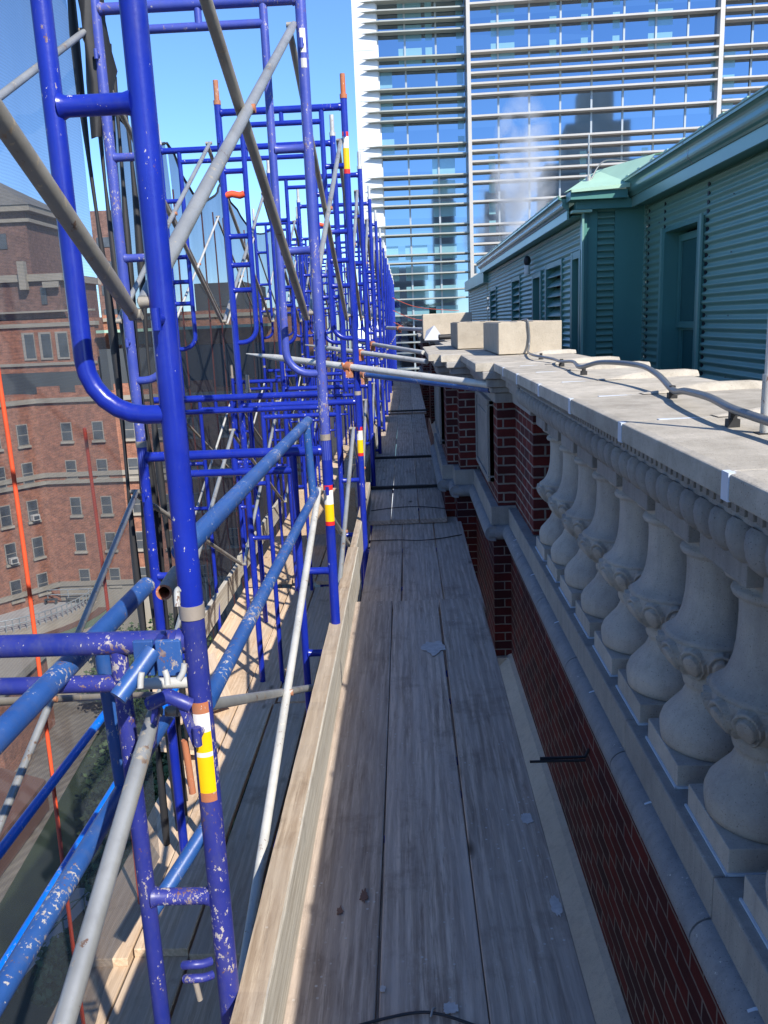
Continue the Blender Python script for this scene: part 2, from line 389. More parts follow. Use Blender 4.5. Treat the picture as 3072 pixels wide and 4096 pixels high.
for (a, c, x) in low: b.box(x, 1.2, a, c, -1.1, -.02)
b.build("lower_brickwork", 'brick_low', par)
led = [(-1.5, 6.0, .712), (6.0, 7.62, .585), (7.58, 7.92, .412), (7.88, 10.22, .312), (10.2, 10.52, .412), (10.5, 12.02, .585), (12.0, 21.5, .712), (21.48, 23.0, .585), (23, 26, .41)]
b = MB()
for i, (a, c, x) in enumerate(led):
    # split in stones with fine joints
    n = max(1, round((c - a) / .82)); st = (c - a) / n
    for k in range(n):
        b.box(x, 1.2, a + k * st + (.002 if k else 0), a + (k + 1) * st - .002, -.03 + .002 * (k % 2), (LZ if (i in (0, 6)) else .172))
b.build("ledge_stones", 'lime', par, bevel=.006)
b = MB()
def torus_seg(b, x, a, c, r=.056):
    n = max(1, round((c - a) / .8)); st = (c - a) / n
    for k in range(n):
        ya, yb = a + k * st + .004, a + (k + 1) * st - .004
        pr = [(x + .03 + 0 * r, -.02 + r)] + [(x + .005 - r * math.cos(R(t)) * 1.0, -.02 + r * math.sin(R(t))) for t in range(80, -81, -16)] + [(x + .03, -.02 - r)]
        b.prism(pr, ya, yb, True)
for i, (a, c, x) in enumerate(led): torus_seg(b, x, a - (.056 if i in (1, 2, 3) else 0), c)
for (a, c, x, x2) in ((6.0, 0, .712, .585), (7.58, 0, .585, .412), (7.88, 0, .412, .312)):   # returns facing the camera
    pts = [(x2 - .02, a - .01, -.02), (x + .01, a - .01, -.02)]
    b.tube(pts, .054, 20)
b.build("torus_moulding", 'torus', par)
b = MB()
for k in range(9):
    y = -.85 + k * .8
    if y < 5.9: b.tube([(.717 + .005, y - .004, -.02), (.717 + .005, y + .004, -.02)], .0585, 24)
b.build("torus_joints", 'caulk', par)
b = MB(); b.prism([(.60, -1.10), (.60, -1.16), (.66, -1.24), (.9, -1.24), (.9, -.98), (.735, -.98), (.70, -1.0)], -2, 26)
b.build("lower_ledge", 'beige', par)
b = MB()
for (a, c, x) in ((5.98, 7.6, .53), (7.57, 7.9, .37), (7.88, 10.2, .27)): b.box(x, x + .2, a, c, -1.18, -1.003)
b.build("lower_ledge_returns", 'beige', par)
# panels (stone tablets) on the two piers
b = MB()
for (a, c, x) in ((6.28, 7.34, .641), (8.35, 9.7, .365)):
    b.box(x - .035, x + .01, a, c, .30, .92)
    b.box(x - .05, x + .01, a, c, .30, .34); b.box(x - .05, x + .01, a, c, .885, .925)
    b.box(x - .05, x + .01, a, a + .05, .342, .883); b.box(x - .05, x + .01, c - .05, c, .342, .883)
    b.box(x - .042, x, a + .12, c - .12, .42, .81)
b.build("stone_tablets", 'lime', par, bevel=.005)
# coping
def coping_piece(y0, y1, x, zt=1.212, xb=1.30):
    b = MB()
    # gentle slope and a raised roll near the back at the stone's near edge
    b.prism([(x, 1.155), (xb, 1.155), (xb, zt + .012), (x + .02, zt), (x, zt - .004)], y0, y1)
    o = b.build("coping_stone", 'coping', par, bevel=.004)
    return o
cj = [-1.6, -.8, 0, .81, 1.614, 2.43, 3.19, 3.94, 4.715, 5.38, 5.95]
def roll(b, y, x0, x1):
    prof = [(-.035, 0), (-.028, .010), (-.015, .022), (0, .027), (.015, .022), (.028, .010), (.035, 0)]
    n = 8
    vs_ = []
    for i in range(n + 1):
        t = i / n; x = x0 + (x1 - x0) * t; h = min(1, (t * 2.2) ** 1.2) * (1 if t < .97 else .8)
        vs_ += [(x, y + p, 1.2235 + q * h * 1.25 - .004) for p, q in prof]
    m = len(prof)
    fs = [(i * m + k, i * m + k + 1, (i + 1) * m + k + 1, (i + 1) * m + k) for i in range(n) for k in range(m - 1)]
    b.add(vs_, fs, True)
rb = MB(); cb_ = MB()
for i in range(len(cj) - 1):
    coping_piece(cj[i] + .004, cj[i + 1] - .004, .613)
    if i:
        y = cj[i]; cb_.box(.6105, .72, y - .018, y + .018, 1.1535, 1.2105); cb_.box(.7205, 1.0, y - .010, y + .010, 1.157, 1.2155)
        cb_.box(1.0, 1.302, y - .010, y + .010, 1.19, 1.2245)
    roll(rb, cj[i], .88, 1.34)
for (a, c, x) in ((5.95, 7.50, .487), (7.50, 7.80, .313), (7.80, 10.3, .21), (10.3, 10.6, .313), (10.6, 12.1, .487)):
    coping_piece(a + .003, c - .003, x)
for k in range(11): coping_piece(12.1 + k * .8 + .004, 12.9 + k * .8 - .004, .613)
coping_piece(21.0, 26, .487)
for y in (6.75, 8.9, 9.6, 12.1, 12.9, 13.7, 14.5): roll(rb, y, .9, 1.34)
rb.build("coping_rolls", 'coping', par); cb_.build("sealant_joints", 'caulk', par)
# bed mouldings under the coping at the piers
b = MB()
for (a, c, x) in segs:
    b.box(x - .11, 1.1, a - .11, c + (.11 if c > 9 else 0), 1.10, 1.1535)
    b.box(x - .075, 1.1, a - .075, c, 1.04, 1.098)
    b.box(x - .05, 1.1, a - .05, c, 1.0, 1.038)
    b.box(x - .022, 1.1, a - .022, c, .925, .998)
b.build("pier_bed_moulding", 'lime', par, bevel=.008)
# balustrade rail
for (ya, yb) in bays:
    far = ya > 6
    b = MB()
    b.box(.790, 1.03, ya, yb, .90, 1.153); b.box(.752, .788, ya, yb, 1.0, 1.087)
    b.box(.745, .788, ya, yb, .957, .998)
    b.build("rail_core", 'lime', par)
    b = MB(); b.box(1.10, 1.20, ya, yb, LZ - .1, 1.153); b.build("back_wall", 'lime', par)
    b = MB()
    b.prism([(.752, .998), (.700, 1.002), (.688, 1.010), (.688, 1.018), (.752, 1.020)], ya, yb)
    b.box(.70, .788, ya, yb, 1.088, 1.112); b.box(.672, .70, ya, yb, 1.096, 1.112); b.box(.645, .70, ya, yb, 1.140, 1.1535)
    b.build("rail_bands", 'lime', par)
    b = MB(); y = ya + .04; st = .0985
    while y < yb - .03:
        # a bead of the gadroon moulding: upright rounded lobe leaning outwards
        pts = [(.722 - .030 * math.sin(math.pi * min(1, .05 + .6 * t)), y, 1.012 + .080 * t) for t in (0, .12, .3, .5, .7, .88, 1)]
        b.tube(pts, [.020, .036, .043, .0445, .0445, .042, .034], 8 if far else 14)
        y += st
    b.build("gadroon_moulding", 'lime', par)
    b = MB(); y = ya
    while y < yb - .03: b.box(.662, .70, y, y + .026, 1.112, 1.140); y += .043
    b.build("dentil_course", 'lime', par)

def bal_r(z):
    pts = [(.228, .140), (.232, .150), (.250, .153), (.270, .155), (.290, .155), (.305, .150), (.325, .136), (.348, .114), (.37, .096), (.39, .086), (.405, .082), (.412, .083), (.418, .090), (.430, .093), (.442, .090),
           (.455, .098), (.475, .118), (.50, .138), (.52, .151), (.545, .161), (.565, .162), (.578, .154), (.595, .132), (.61, .120), (.63, .110), (.66, .101), (.70, .095), (.74, .093), (.78, .092), (.815, .094), (.822, .096), (.828, .110), (.838, .114), (.848, .110), (.852, .096), (.862, .100), (.880, .128), (.900, .136)]
    for (z0, r0), (z1, r1) in zip(pts, pts[1:]):
        if z <= z1: return r0 + (r1 - r0) * (z - z0) / (z1 - z0)
    return pts[-1][1]
def make_baluster(hi=True):
    b = MB(); n = 192 if hi else 24
    zs = [.228, .232, .25, .268, .285, .31, .34, .37, .40, .412, .418, .430, .442] + [.450 + i * .004 for i in range(33)] + [  .588, .598, .612, .62, .64, .66, .68, .70, .72, .74, .76, .78, .80, .815, .822, .828, .838, .848, .852, .862, .872, .88, .89, .900]
    def fn(u, v):
        z = zs[round(v * (len(zs) - 1))]; th = 2 * math.pi * u; r = bal_r(z)
        if .45 < z < .575:      # raised petals round the belly
            ph = (u * 12) % 1.0 - .5; zc = (z - .514) / .060
            w = .50 * (1 - .30 * max(0, -zc)); d = math.hypot(ph / w, max(-1.2, min(1.2, zc)))
            if d < .62: r += .014 * (1 - .5 * d * d)
            elif d < .74: r -= .006
            elif d < .95: r += .007
            else: r -= .010
        if .86 < z < .90: r += .006 * math.cos(th * 8)
        return (r * math.cos(th), r * math.sin(th), z)
    b.grid(fn, n, len(zs) - 1)
    o = b.build("baluster", 'baluster', par)
    p = MB(); p.box(-.152, .15, -.15, .15, LZ + .001, .2275); p.build("plinth", 'baluster', o, bevel=.003)
    p = MB(); p.box(-.152, .10, -.163, .145, .9005, .9565); p.build("abacus", 'lime', o, bevel=.003)
    p = MB(); z = LZ + .003; p.box(-.158, -.152, -.156, .156, LZ, z + .003); p.box(-.158, .15, -.156, -.150, LZ, z + .003)
    p.build("sealant_line", 'caulk', o)
    return o
pb = make_baluster(True); pbl = make_baluster(False)
first = [True, True]
for bi, (ya, yb) in enumerate(bays):
    src = pb if bi == 0 else pbl
    y = 1.985 - 7 * .396 if bi == 0 else 13.2
    while y < yb - .17:
        if y > ya + .1:
            if first[bi]: o = src; first[bi] = False
            else: o = copy_tree(src, par)
            o.location = (.900, y, 0); o.rotation_euler = (0, 0, random.choice((0, 1, 2, 3)) * 0)
        y += .396

# stone blocks standing on the coping
def stone_block(name, x0, x1, y0, y1, z0, z1, label):
    b = MB(); b.box(x0, x1, y0, y1, z0, z1)
    n = int((x1 - x0) / .13)
    for k in range(n): b.box(x0 + .02 + k * .13, x0 + .10 + k * .13, y0 + .03, y1 - .03, z1 - .002, z1 + .006)
    b.v = [pk(v) for v in b.v]
    return tag(b.build(name, 'block', bevel=.006), label, "stone block", "stone blocks standing on the parapet coping")
stone_block("stone_block", .755, 1.262, 6.92, 8.25, 1.2245, 1.475, "large tan stone block on the coping with a cable draped over it")
stone_block("stone_block", .53, 1.0, 8.62, 9.9, 1.2245, 1.482, "tan stone block half hidden behind the big cable draped block")

# conduit on the coping
def smooth_path(P, k=6):
    P = [Vector(p) for p in P]; out = []
    for i in range(len(P) - 1):
        p0 = P[max(i - 1, 0)]; p1 = P[i]; p2 = P[i + 1]; p3 = P[min(i + 2, len(P) - 1)]
        for j in range(k):
            t = j / k
            out.append(.5 * ((2 * p1) + (p2 - p0) * t + (2 * p0 - 5 * p1 + 4 * p2 - p3) * t * t + (3 * p1 - 3 * p2 + p3 - p0) * t ** 3))
    out.append(P[-1]); return out
cd = empty("lightning_cable", PO, label="grey lightning cable snaking along the sunlit coping on small feet", cat="cable")
cd.scale = (PK, PK, PK)
cp = [(.84, 1.75, 1.25), (.845, 1.95, 1.255), (.845, 2.2, 1.262), (.87, 2.45, 1.27), (.90, 2.75, 1.262), (.925, 2.95, 1.247), (.97, 3.3, 1.28), (.975, 3.6, 1.30), (.925, 4.05, 1.292), (.89, 4.35, 1.255), (.93, 4.75, 1.262), (.925, 5.1, 1.247), (.95, 5.55, 1.243), (.90, 6.0, 1.25), (.96, 6.7, 1.245), (.99, 6.87, 1.27), (1.0, 6.905, 1.36), (.99, 6.91, 1.47), (.985, 6.95, 1.492), (.985, 7.2, 1.488)]
b = MB(); pp = smooth_path(cp); b.tube(pp, [.0115 if p.y < 4.5 else .009 for p in pp], 10); b.build("cable", 'conduit', cd)
for (x, y) in ((.845, 2.20), (.93, 2.98), (.90, 4.32), (.93, 5.1), (.95, 6.0)):
    b = MB(); b.box(x - .015, x + .015, y - .013, y + .013, 1.213, 1.237); b.box(x - .009, x + .009, y - .008, y + .008, 1.237, 1.262); b.build("cable_foot", 'black', cd)
# slender pole at right edge of the coping
pl = empty("air_terminal", PO, label="slim pale grey upright rod on the coping at the right edge", cat="rod")
pl.scale = (PK, PK, PK)
b = MB(); b.tube([(.872, 2.06, 1.213), (.872, 2.06, 1.36)], .014, 14); b.build("rod_base", 'galv_white', pl)
b = MB(); b.tube([(.872, 2.06, 1.36), (.872, 2.06, 1.75)], .010, 12); b.build("rod", 'galv_white', pl)
b = MB(); b.box(.85, .895, 2.04, 2.08, 1.2125, 1.219); b.build("base_plate", 'black', pl)

# =====================================================================
# GREEN PENTHOUSE
# =====================================================================
ph = empty("green_penthouse", (0, 0, 0), label="green metal clad rooftop penthouse with corrugated siding and gutters, right side", cat="penthouse")
roofb = MB(); roofb.box(1.0, 2.6, -2, 27, .1, .3); roofb.box(2.2, 14, -4, 27, -.05, .296)
tag(roofb.build("roof_deck", 'roof_gray'), kind="structure")
PITCH = .066
def corr(b, x, y0, y1, z0, z1, amp=.011):
    n = max(2, int((z1 - z0) / PITCH * 8)); vs_ = []
    for i in range(n + 1):
        z = z0 + (z1 - z0) * i / n; dx = amp * math.sin(2 * math.pi * z / PITCH)
        vs_ += [(x + dx, y0, z), (x + dx, y1, z)]
    b.add(vs_, [(2 * i, 2 * i + 1, 2 * i + 3, 2 * i + 2) for i in range(n)], True)
def corr_y(b, y, x0, x1, z0, z1, amp=.014, pitch=.060):
    n = max(2, int((z1 - z0) / pitch * 8)); vs_ = []
    for i in range(n + 1):
        z = z0 + (z1 - z0) * i / n; q = (z / pitch) % 1; dy = amp * (1 - 2 * q)
        vs_ += [(x0, y + dy, z), (x1, y + dy, z)]
    b.add(vs_, [(2 * i, 2 * i + 1, 2 * i + 3, 2 * i + 2) for i in range(n)], False)
G = 2.4; G2 = 1.8
b = MB()
corr(b, G, 7.02 + .06, -1.0, .25, 2.62)               # right of window
corr(b, G, 7.97, 8.68, .25, 2.62)
corr(b, G, 7.05, 7.99, 2.225, 2.62); corr(b, G, 7.05, 7.99, .25, .56)
b.build("corrugated_wall", 'green', ph)
b = MB()
for z in (.55, 1.0, 1.45, 1.9, 2.3):
    for y in (6.4, 5.3, 4.2, 6.85 if z < 2.3 else 8.2): b.sphere((G - .014, y, z + .012), .006, 6, 4)
b.build("siding_screws", 'conduit', ph)
# far corrugated wall with openings
ops = [(8.76, 9.2, .3, 2.12, 'door'), (9.8, 10.95, .3, 2.13, 'louvre'), (11.25, 11.95, .3, 2.06, 'door2'), (13.3, 14.35, .3, 2.13, 'louvre'), (16.7, 17.9, .3, 2.1, 'louvre')]
b = MB(); y = 8.76
for (a, c, z0, z1, k) in ops:
    if a > y + .01: corr(b, G2, y, a, .25, 2.62)
    corr(b, G2, a, c, z1, 2.62); y = c
corr(b, G2, y, 18.4, .25, 2.62); corr(b, G2 + .02, 18.9, 24, .25, 2.3)
b.build("far_corrugated_wall", 'green', ph)
for (a, c, z0, z1, k) in ops:
    if k == 'louvre':
        lf = MB(); lf.box(G2 - .02, G2 + .12, a, a + .05, z0, z1); lf.box(G2 - .02, G2 + .12, c - .09, c, z0, z1); lf.box(G2 - .018, G2 + .12, a + .05, c - .09, z1 - .06, z1)
        lo = lf.build("louvre_vent", 'green_dk', ph)
        bl = MB(); z = z0 + .05
        while z < z1 - .1:
            bl.add([(G2 - .005, a + .05, z), (G2 - .005, c - .09, z), (G2 + .10, c - .09, z + .10), (G2 + .10, a + .05, z + .10), (G2 - .005, a + .05, z + .008), (G2 - .005, c - .09, z + .008), (G2 + .10, c - .09, z + .108), (G2 + .10, a + .05, z + .108)], [(0, 1, 2, 3), (7, 6, 5, 4), (0, 4, 5, 1)])
            z += .115
        bl.build("louvre_blades", 'green', lo)
        dk = MB(); dk.box(G2 + .125, G2 + .14, a, c, z0, z1); dk.build("louvre_backing", 'dark_in', lo)
    else:
        d = MB(); d.box(G2 + .10, G2 + .12, a, c, z0, z1)
        do = d.build("door", 'dark_in' if k == 'door' else 'redlane', ph)
        e = MB(); e.box(G2 - .03, G2 + .10, a - .03, a + .05, z0, z1 + .02); e.box(G2 - .03, G2 + .10, c - .06, c + .03, z0, z1 + .02); e.box(G2 - .028, G2 + .1, a + .05, c - .06, z1 - .05, z1 + .018)
        e.build("door_frame", 'green_dk', do)
# lamp by the far door
lm = MB(); lm.sphere((G2 - .08, 12.05, 2.26), (.05, .05, .07)); lo = lm.build("wall_lamp", 'black', ph)
lm = MB(); lm.tube([(G2 - .08, 12.05, 2.20), (G2 - .08, 12.05, 2.08)], .04, 12); lm.build("lamp_glass", 'whitelab', lo)
# near window
wf = MB()
wf.box(G - .035, G + .17, 7.95, 8.05, .5, 2.235); wf.box(G - .035, G + .17, 7.0, 7.085, .5, 2.235)
wf.box(G - .033, G + .17, 7.085, 7.95, 2.20, 2.232); wf.box(G - .033, G + .17, 7.085, 7.95, .50, .56)
win = wf.build("window_frame", 'green_dk', ph)
for (ya_, yb_) in ((6.985, 7.03), (8.03, 8.075)):
    tr = MB(); tr.box(G - .040, G - .022, ya_, yb_, .45, 2.25); tr.build("window_trim", 'green_lt', win)
for (ya_, yb_) in ((6.945, 6.985), (8.075, 8.10), (8.58, 8.60)):
    tr = MB(); tr.box(G - .0005, G + .012, ya_, yb_, .26, 2.5); tr.build("gap_shade_strip", 'dark_in', ph)  # solid near-black strip, painted shade for the scalloped holes beside the trim
sa = MB()
for (z0, z1, x) in ((1.36, 2.17, G + .09), (.57, 1.40, G + .12)):
    sa.box(x, x + .03, 7.09, 7.15, z0, z1); sa.box(x, x + .03, 7.88, 7.945, z0, z1); sa.box(x + .001, x + .029, 7.15, 7.88, z0, z0 + .055); sa.box(x + .001, x + .029, 7.15, 7.88, z1 - .06, z1)
sa.build("sash", 'green_dk', win)
pn = MB(); pn.box(G + .105, G + .109, 7.15, 7.88, 1.41, 2.11); pn.box(G + .137, G + .141, 7.15, 7.88, .62, 1.34); pn.build("window_pane", 'pane', win)
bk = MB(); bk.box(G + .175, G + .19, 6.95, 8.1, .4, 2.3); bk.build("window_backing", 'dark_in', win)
# bay projection between the two walls: louvred panel facing the camera
b = MB()
b.box(2.10, G - .012, 8.70, 8.76, .25, 2.62)          # right flat pier
b.box(G2, 1.93, 8.70, 8.76, .25, 2.62)
b.box(1.93, 2.10, 8.735, 8.76, .25, 2.62)
b.box(G2 - .02, G2 + .02, 8.66, 8.80, .25, 2.60)
b.build("corner_piers", 'green_dk', ph)
b = MB(); z = .30
while z < 2.56:
    b.add([(1.932, 8.733, z + .05), (2.098, 8.733, z + .05), (2.098, 8.690, z + .012), (1.932, 8.690, z + .012), (1.932, 8.690, z + .004), (2.098, 8.690, z + .004), (2.098, 8.733, z), (1.932, 8.733, z)], [(0, 3, 2, 1), (3, 4, 5, 2), (4, 7, 6, 5)]); z += .0625
b.build("louvred_panel", 'green', ph)
b = MB(); corr(b, G - .004, 8.60, 8.69, .25, 2.6, .018); b.build("siding_closure", 'green', ph)
b = MB(); b.box(1.765, 1.785, 8.62, 8.67, .25, 2.60); b.box(2.385, 2.40, 8.655, 8.692, .25, 2.60); b.build("corner_trim", 'green_lt', ph)
# eaves, gutters, roofs
def eave(xw, xg, y0, y1, zf0, zf1, zg, nm):
    h = zg - zf1
    b = MB(); b.box(xg + .10, xw + .02, y0, y1, zf0 + .02, zf0 + .032); b.build(nm + "_soffit", 'green_dk', ph)
    b = MB(); b.box(xg + .055, xg + .075, y0, y1, zf0, zf1 + .005); b.build(nm + "_fascia", 'green_lt', ph)
    pr = [(xg + .075, zf1 + .008), (xg + .045, zf1 + .006), (xg + .035, zf1 + .02)]
    for k in range(9):     # hollow then round: an ogee front
        t = k / 8; pr.append((xg + .035 - .055 * t - .012 * math.sin(2 * math.pi * t), zf1 + .02 + (h - .05) * t))
    pr += [(xg - .032, zg - .028), (xg - .034, zg), (xg - .018, zg), (xg - .016, zg - .024), (xg + .075, zg - .03)]
    b = MB(); b.prism(pr, y0, y1); b.build(nm + "_gutter", 'green_gut', ph)
    b = MB(); b.tube([(xg - .033, y0, zg - .002), (xg - .033, y1, zg - .002)], .008, 8); b.build(nm + "_gutter_bead", 'green_lt', ph)  # lighter green paints in the lit lip along the gutter
    y = y0 + .6; cxx = xg + .03; czz = zf1 + .06
    while y < y1:
        b = MB(); b.prism([(cxx + (px - cxx) * 1.05, czz + (pz - czz) * 1.04) for px, pz in pr], y, y + .012); b.build("gutter_seam", 'conduit', ph); y += 2.4
    b = MB(); b.add([(xg + .0, y0, zg - .01), (xg + .0, y1, zg - .01), (xg + 3.6, y1, zg + .75), (xg + 3.6, y0, zg + .75)], [(0, 3, 2, 1)])
    y = y0 + .2
    while y < y1: b.box(xg - .03, xg + .03, y, y + .09, zg - .004, zg + .018); y += .40
    b.build(nm + "_roof", 'green_roof', ph)
eave(G, 2.17, -1, 8.6, 2.50, 2.585, 2.755, "near")
eave(G2, 1.58, 8.72, 18.4, 2.43, 2.51, 2.65, "far")
# little hipped copper roof over the bay
b = MB()
b.add([(1.62, 8.42, 2.665), (2.17, 8.42, 2.70), (2.45, 8.60, 2.98), (2.75, 8.9, 3.06), (2.05, 9.3, 2.96), (1.62, 8.8, 2.69), (1.62, 8.42, 2.64), (2.17, 8.42, 2.665)], [(0, 1, 2, 4, 5), (2, 3, 4), (6, 7, 1, 0)])
b.build("hip_roof", 'green_roof', ph)
b = MB(); b.box(1.62, 2.16, 8.46, 8.70, 2.58, 2.655); b.box(1.70, 2.30, 8.56, 8.70, 2.50, 2.578); b.build("bay_fascia", 'green_dk', ph)
b = MB(); b.box(1.66, 1.85, 8.57, 8.68, 2.475, 2.498); b.build("pale_flashing", 'green_roof', ph)
b = MB(); b.tube([(1.90, 9.0, 2.85), (1.90, 9.0, 3.25)], .009, 8); b.tube([(1.90, 9.0, 2.74), (1.90, 9.0, 2.86)], .03, 10)
b.build("roof_rod", 'galv', ph)
b = MB(); b.tube(smooth_path([(1.91, 9.0, 2.80), (2.05, 9.1, 3.0), (2.25, 9.2, 3.03), (2.6, 9.3, 2.99), (3.0, 9.5, 3.05)]), .008, 6); b.build("roof_cable", 'conduit', ph)
b = MB(); b.box(1.70, 4, 18.4, 24, 2.25, 2.5); b.box(1.9, 3.5, 18.35, 18.45, .2, 2.3); b.build("end_block", 'green', ph)

# =====================================================================
# GLASS TOWER
# =====================================================================
gt = empty("glass_tower", (0, 45, -27), label="glass office tower with pale horizontal sun fins, at the end of the walkway", cat="building")
def gbuild(b, name, mat): 
    o = b.build(name, mat, gt); o.matrix_parent_inverse = Matrix.Translation((0, -45, 27)); return o
GY = 45.0
b = MB(); b.add([(-.8, GY + .25, -27), (3.55, GY + .25, -27), (3.55, GY + .25, 32), (-.8, GY + .25, 32), (15.6, GY - .25, -27), (15.6, GY - .25, 32), (42, GY - .9, -27), (42, GY - .9, 32)],
      [(0, 1, 2, 3), (1, 4, 5, 2), (4, 6, 7, 5)])
gbuild(b, "glass_facade", 'tglass')
b = MB(); b.box(-2.02, -.86, GY - .05, GY + 3, -27, 36); b.box(-.86, -.80, GY + .1, GY + 3, -27, 36); gbuild(b, "white_side_wall", 'white')
b = MB()
for z in (14.5, 12.2, 10.0, 7.2, 5.0, 2.6): b.box(-2.0, -.862, GY - .055, GY - .04, z, z + .02)
b.box(-1.75, -1.74, GY - .055, GY - .04, -20, 34)
gbuild(b, "panel_joints", 'mull')
b = MB()
for x, w in ((3.55, .11), (15.6, .13), (30, .14)): b.box(x - w * .8, x + w * .8, GY - .7, GY + .2, -27, 34)
gbuild(b, "spine_blade", 'fin')
b = MB()
for x in np.arange(.507 - 1.52, 42, 1.515):
    if x < -.7 or abs(x - 3.55) < .3: continue
    yy = GY + .25 if x < 3.55 else GY + .25 - .5 * (x - 3.55) / 12
    b.box(x - .045, x + .045, yy - .06, yy - .005, -27, 32)
gbuild(b, "mullions", 'mull')
ZL = [16.59, 16.15, 15.68, 15.2, 14.06, 13.57, 12.63, 12.14, 11.65, 11.19, 10.05, 9.56, 8.59, 8.11, 7.63, 7.2, 6.23, 5.79, 4.81, 4.41, 3.87, 3.05, 2.61]
ZL = [a for a in ZL] + [z - 4.0 - .0 for z in ZL if z - 4.0 < 2.2 and z - 4.0 > -1.5] + [17.6, 18.1, 19.05, 19.5, 20]
def slope(x): return .0 * x
for z in ZL:
    b = MB(); t = .032
    b.add([(-1.65, GY - .22, z + .01), (-.7, GY - .32, z + t + .02), (3.42, GY - .32, z + t), (3.42, GY + .2, z + t), (-.9, GY + .2, z + t + .02),
           (-1.65, GY - .22, z - .0), (-.7, GY - .32, z - t + .02), (3.42, GY - .32, z - t), (3.42, GY + .2, z - t), (-.9, GY + .2, z - t + .02)],
          [(0, 1, 2, 3, 4), (9, 8, 7, 6, 5), (0, 5, 6, 1), (1, 6, 7, 2), (3, 8, 9, 4), (4, 9, 5, 0), (2, 7, 8, 3)])
    gbuild(b, "sun_fin", 'fin_dk')
ZR = [16.29, 15.33, 14.17, 13.69, 13.22, 12.74, 12.25, 11.26, 10.13, 9.66, 9.16, 8.69, 8.2, 7.27, 6.15, 5.66, 5.22, 4.73, 4.21, 3.71, 2.96, 2.5, 2.0, 1.2]
for z in ZR:
    b = MB(); b.add([(3.66, GY - .22, z - .045), (15.47, GY - .72, z - .045), (15.47, GY - .25, z - .045), (3.66, GY + .22, z - .045), (3.66, GY - .22, z + .045), (15.47, GY - .72, z + .045), (15.47, GY - .25, z + .045), (3.66, GY + .22, z + .045)],
        [(0, 3, 2, 1), (4, 5, 6, 7), (0, 1, 5, 4), (1, 2, 6, 5), (3, 0, 4, 7)])
    gbuild(b, "sun_fin", 'fin')
for z in [z - .35 for z in ZL if z > 8]:
    b = MB(); b.add([(15.74, GY - .75, z - .04), (42, GY - 1.4, z - .04), (42, GY - .9, z - .04), (15.74, GY - .26, z - .04), (15.74, GY - .75, z + .04), (42, GY - 1.4, z + .04), (42, GY - .9, z + .04), (15.74, GY - .26, z + .04)],
        [(0, 3, 2, 1), (4, 5, 6, 7), (0, 1, 5, 4), (3, 0, 4, 7)])
    gbuild(b, "sun_fin", 'fin')

# towers behind the viewpoint, seen mirrored in the glass
def refl_tower(x0, x1, y0, y1, tiers, label):
    t = empty("city_tower", ((x0 + x1) / 2, (y0 + y1) / 2, -27), label=label, cat="building")
    inv = Matrix.Translation((-(x0 + x1) / 2, -(y0 + y1) / 2, 27))
    for k, (dx, z0, z1) in enumerate(tiers):
        b = MB(); b.box(x0 + dx, x1 - dx, y0 + dx, y1 - dx, z0, z1); o = b.build("tower_tier", 'refl', t); o.matrix_parent_inverse = inv
    b = MB(); z = -20
    while z < tiers[0][2] - 2: b.box(x0 - .05, x1 + .05, y1 - .02, y1 + .03, z, z + 1.2); z += 3.4
    o = b.build("window_bands", 'refl_w', t); o.matrix_parent_inverse = inv
refl_tower(16, 35, -85, -66, [(0, -27, 27), (4, 27, 34), (6.5, 34, 40)], "stepped brown tower mirrored in the glass facade")
refl_tower(5.5, 9, -64, -58, [(0, -27, 22), (1.0, 22, 25)], "slim dark chimney tower mirrored in the left glass bay")
refl_tower(-6, 4, -74, -66, [(0, -27, 11)], "low brown block mirrored beside the slim tower")

# =====================================================================
# WALKWAY PLANKS
# =====================================================================
def plank(x0, x1, y0, y1, zt, mat, name, label, cat="plank", group=None, th=.038, warp=.0):
    b = MB(); L = y1 - y0
    n = 6; w = x1 - x0
    vs_ = []
    for i in range(n + 1):
        t = i / n; y = y0 + L * t
        jx = .0025 * math.sin(7 * t + x0 * 9)
        dz = warp * math.sin(math.pi * t)
        vs_ += [(x0 + jx, y, zt - th + dz), (x1 + jx, y, zt - th + dz), (x1 + jx, y, zt + dz), (x0 + jx, y, zt + dz)]
    fs = []
    for i in range(n):
        for k in range(4): fs.append((i * 4 + k, i * 4 + (k + 1) % 4, (i + 1) * 4 + (k + 1) % 4, (i + 1) * 4 + k))
    fs += [(3, 2, 1, 0), (n * 4, n * 4 + 1, n * 4 + 2, n * 4 + 3)]
    # local origin at the plank's near end so grain differs per plank
    cxp, cyp = (x0 + x1) / 2, y0
    b.add([(v[0] - cxp, v[1] - cyp, v[2] - zt) for v in vs_], fs)
    o = b.build(name, mat, loc=(cxp, cyp, zt), bevel=.0035)
    return tag(o, label, cat, group)
side = ['left', 'middle', 'right']
SECT = [  # y0,y1, x edges, z
    (-.6, 4.46, [-.352, -.1175, .1345, .372], 0.0),
    (4.42, 6.62, [-.308, -.070, .170, .395], -.042),
    (6.42, 9.25, [-.392, -.160, .065, .285], 0.0),
    (9.32, 14.2, [-.392, -.160, .065, .285], -.02),
    (14.3, 19.5, [-.39, -.150, .087, .322], .0),
    (19.6, 25.0, [-.39, -.150, .087, .322], .0)]
for i, (a, c, xs, z) in enumerate(SECT):
    for k in range(3):
        g = .003
        plank(xs[k] + g, xs[k + 1] - g, a, c + random.uniform(-.004, .004), z + random.uniform(-.002, .002), 'plank', "walkway_plank",
              "%s plank of the %s run of the walkway, grey weathered wood" % (side[k], ordn(i)), group="planks of the upper walkway")
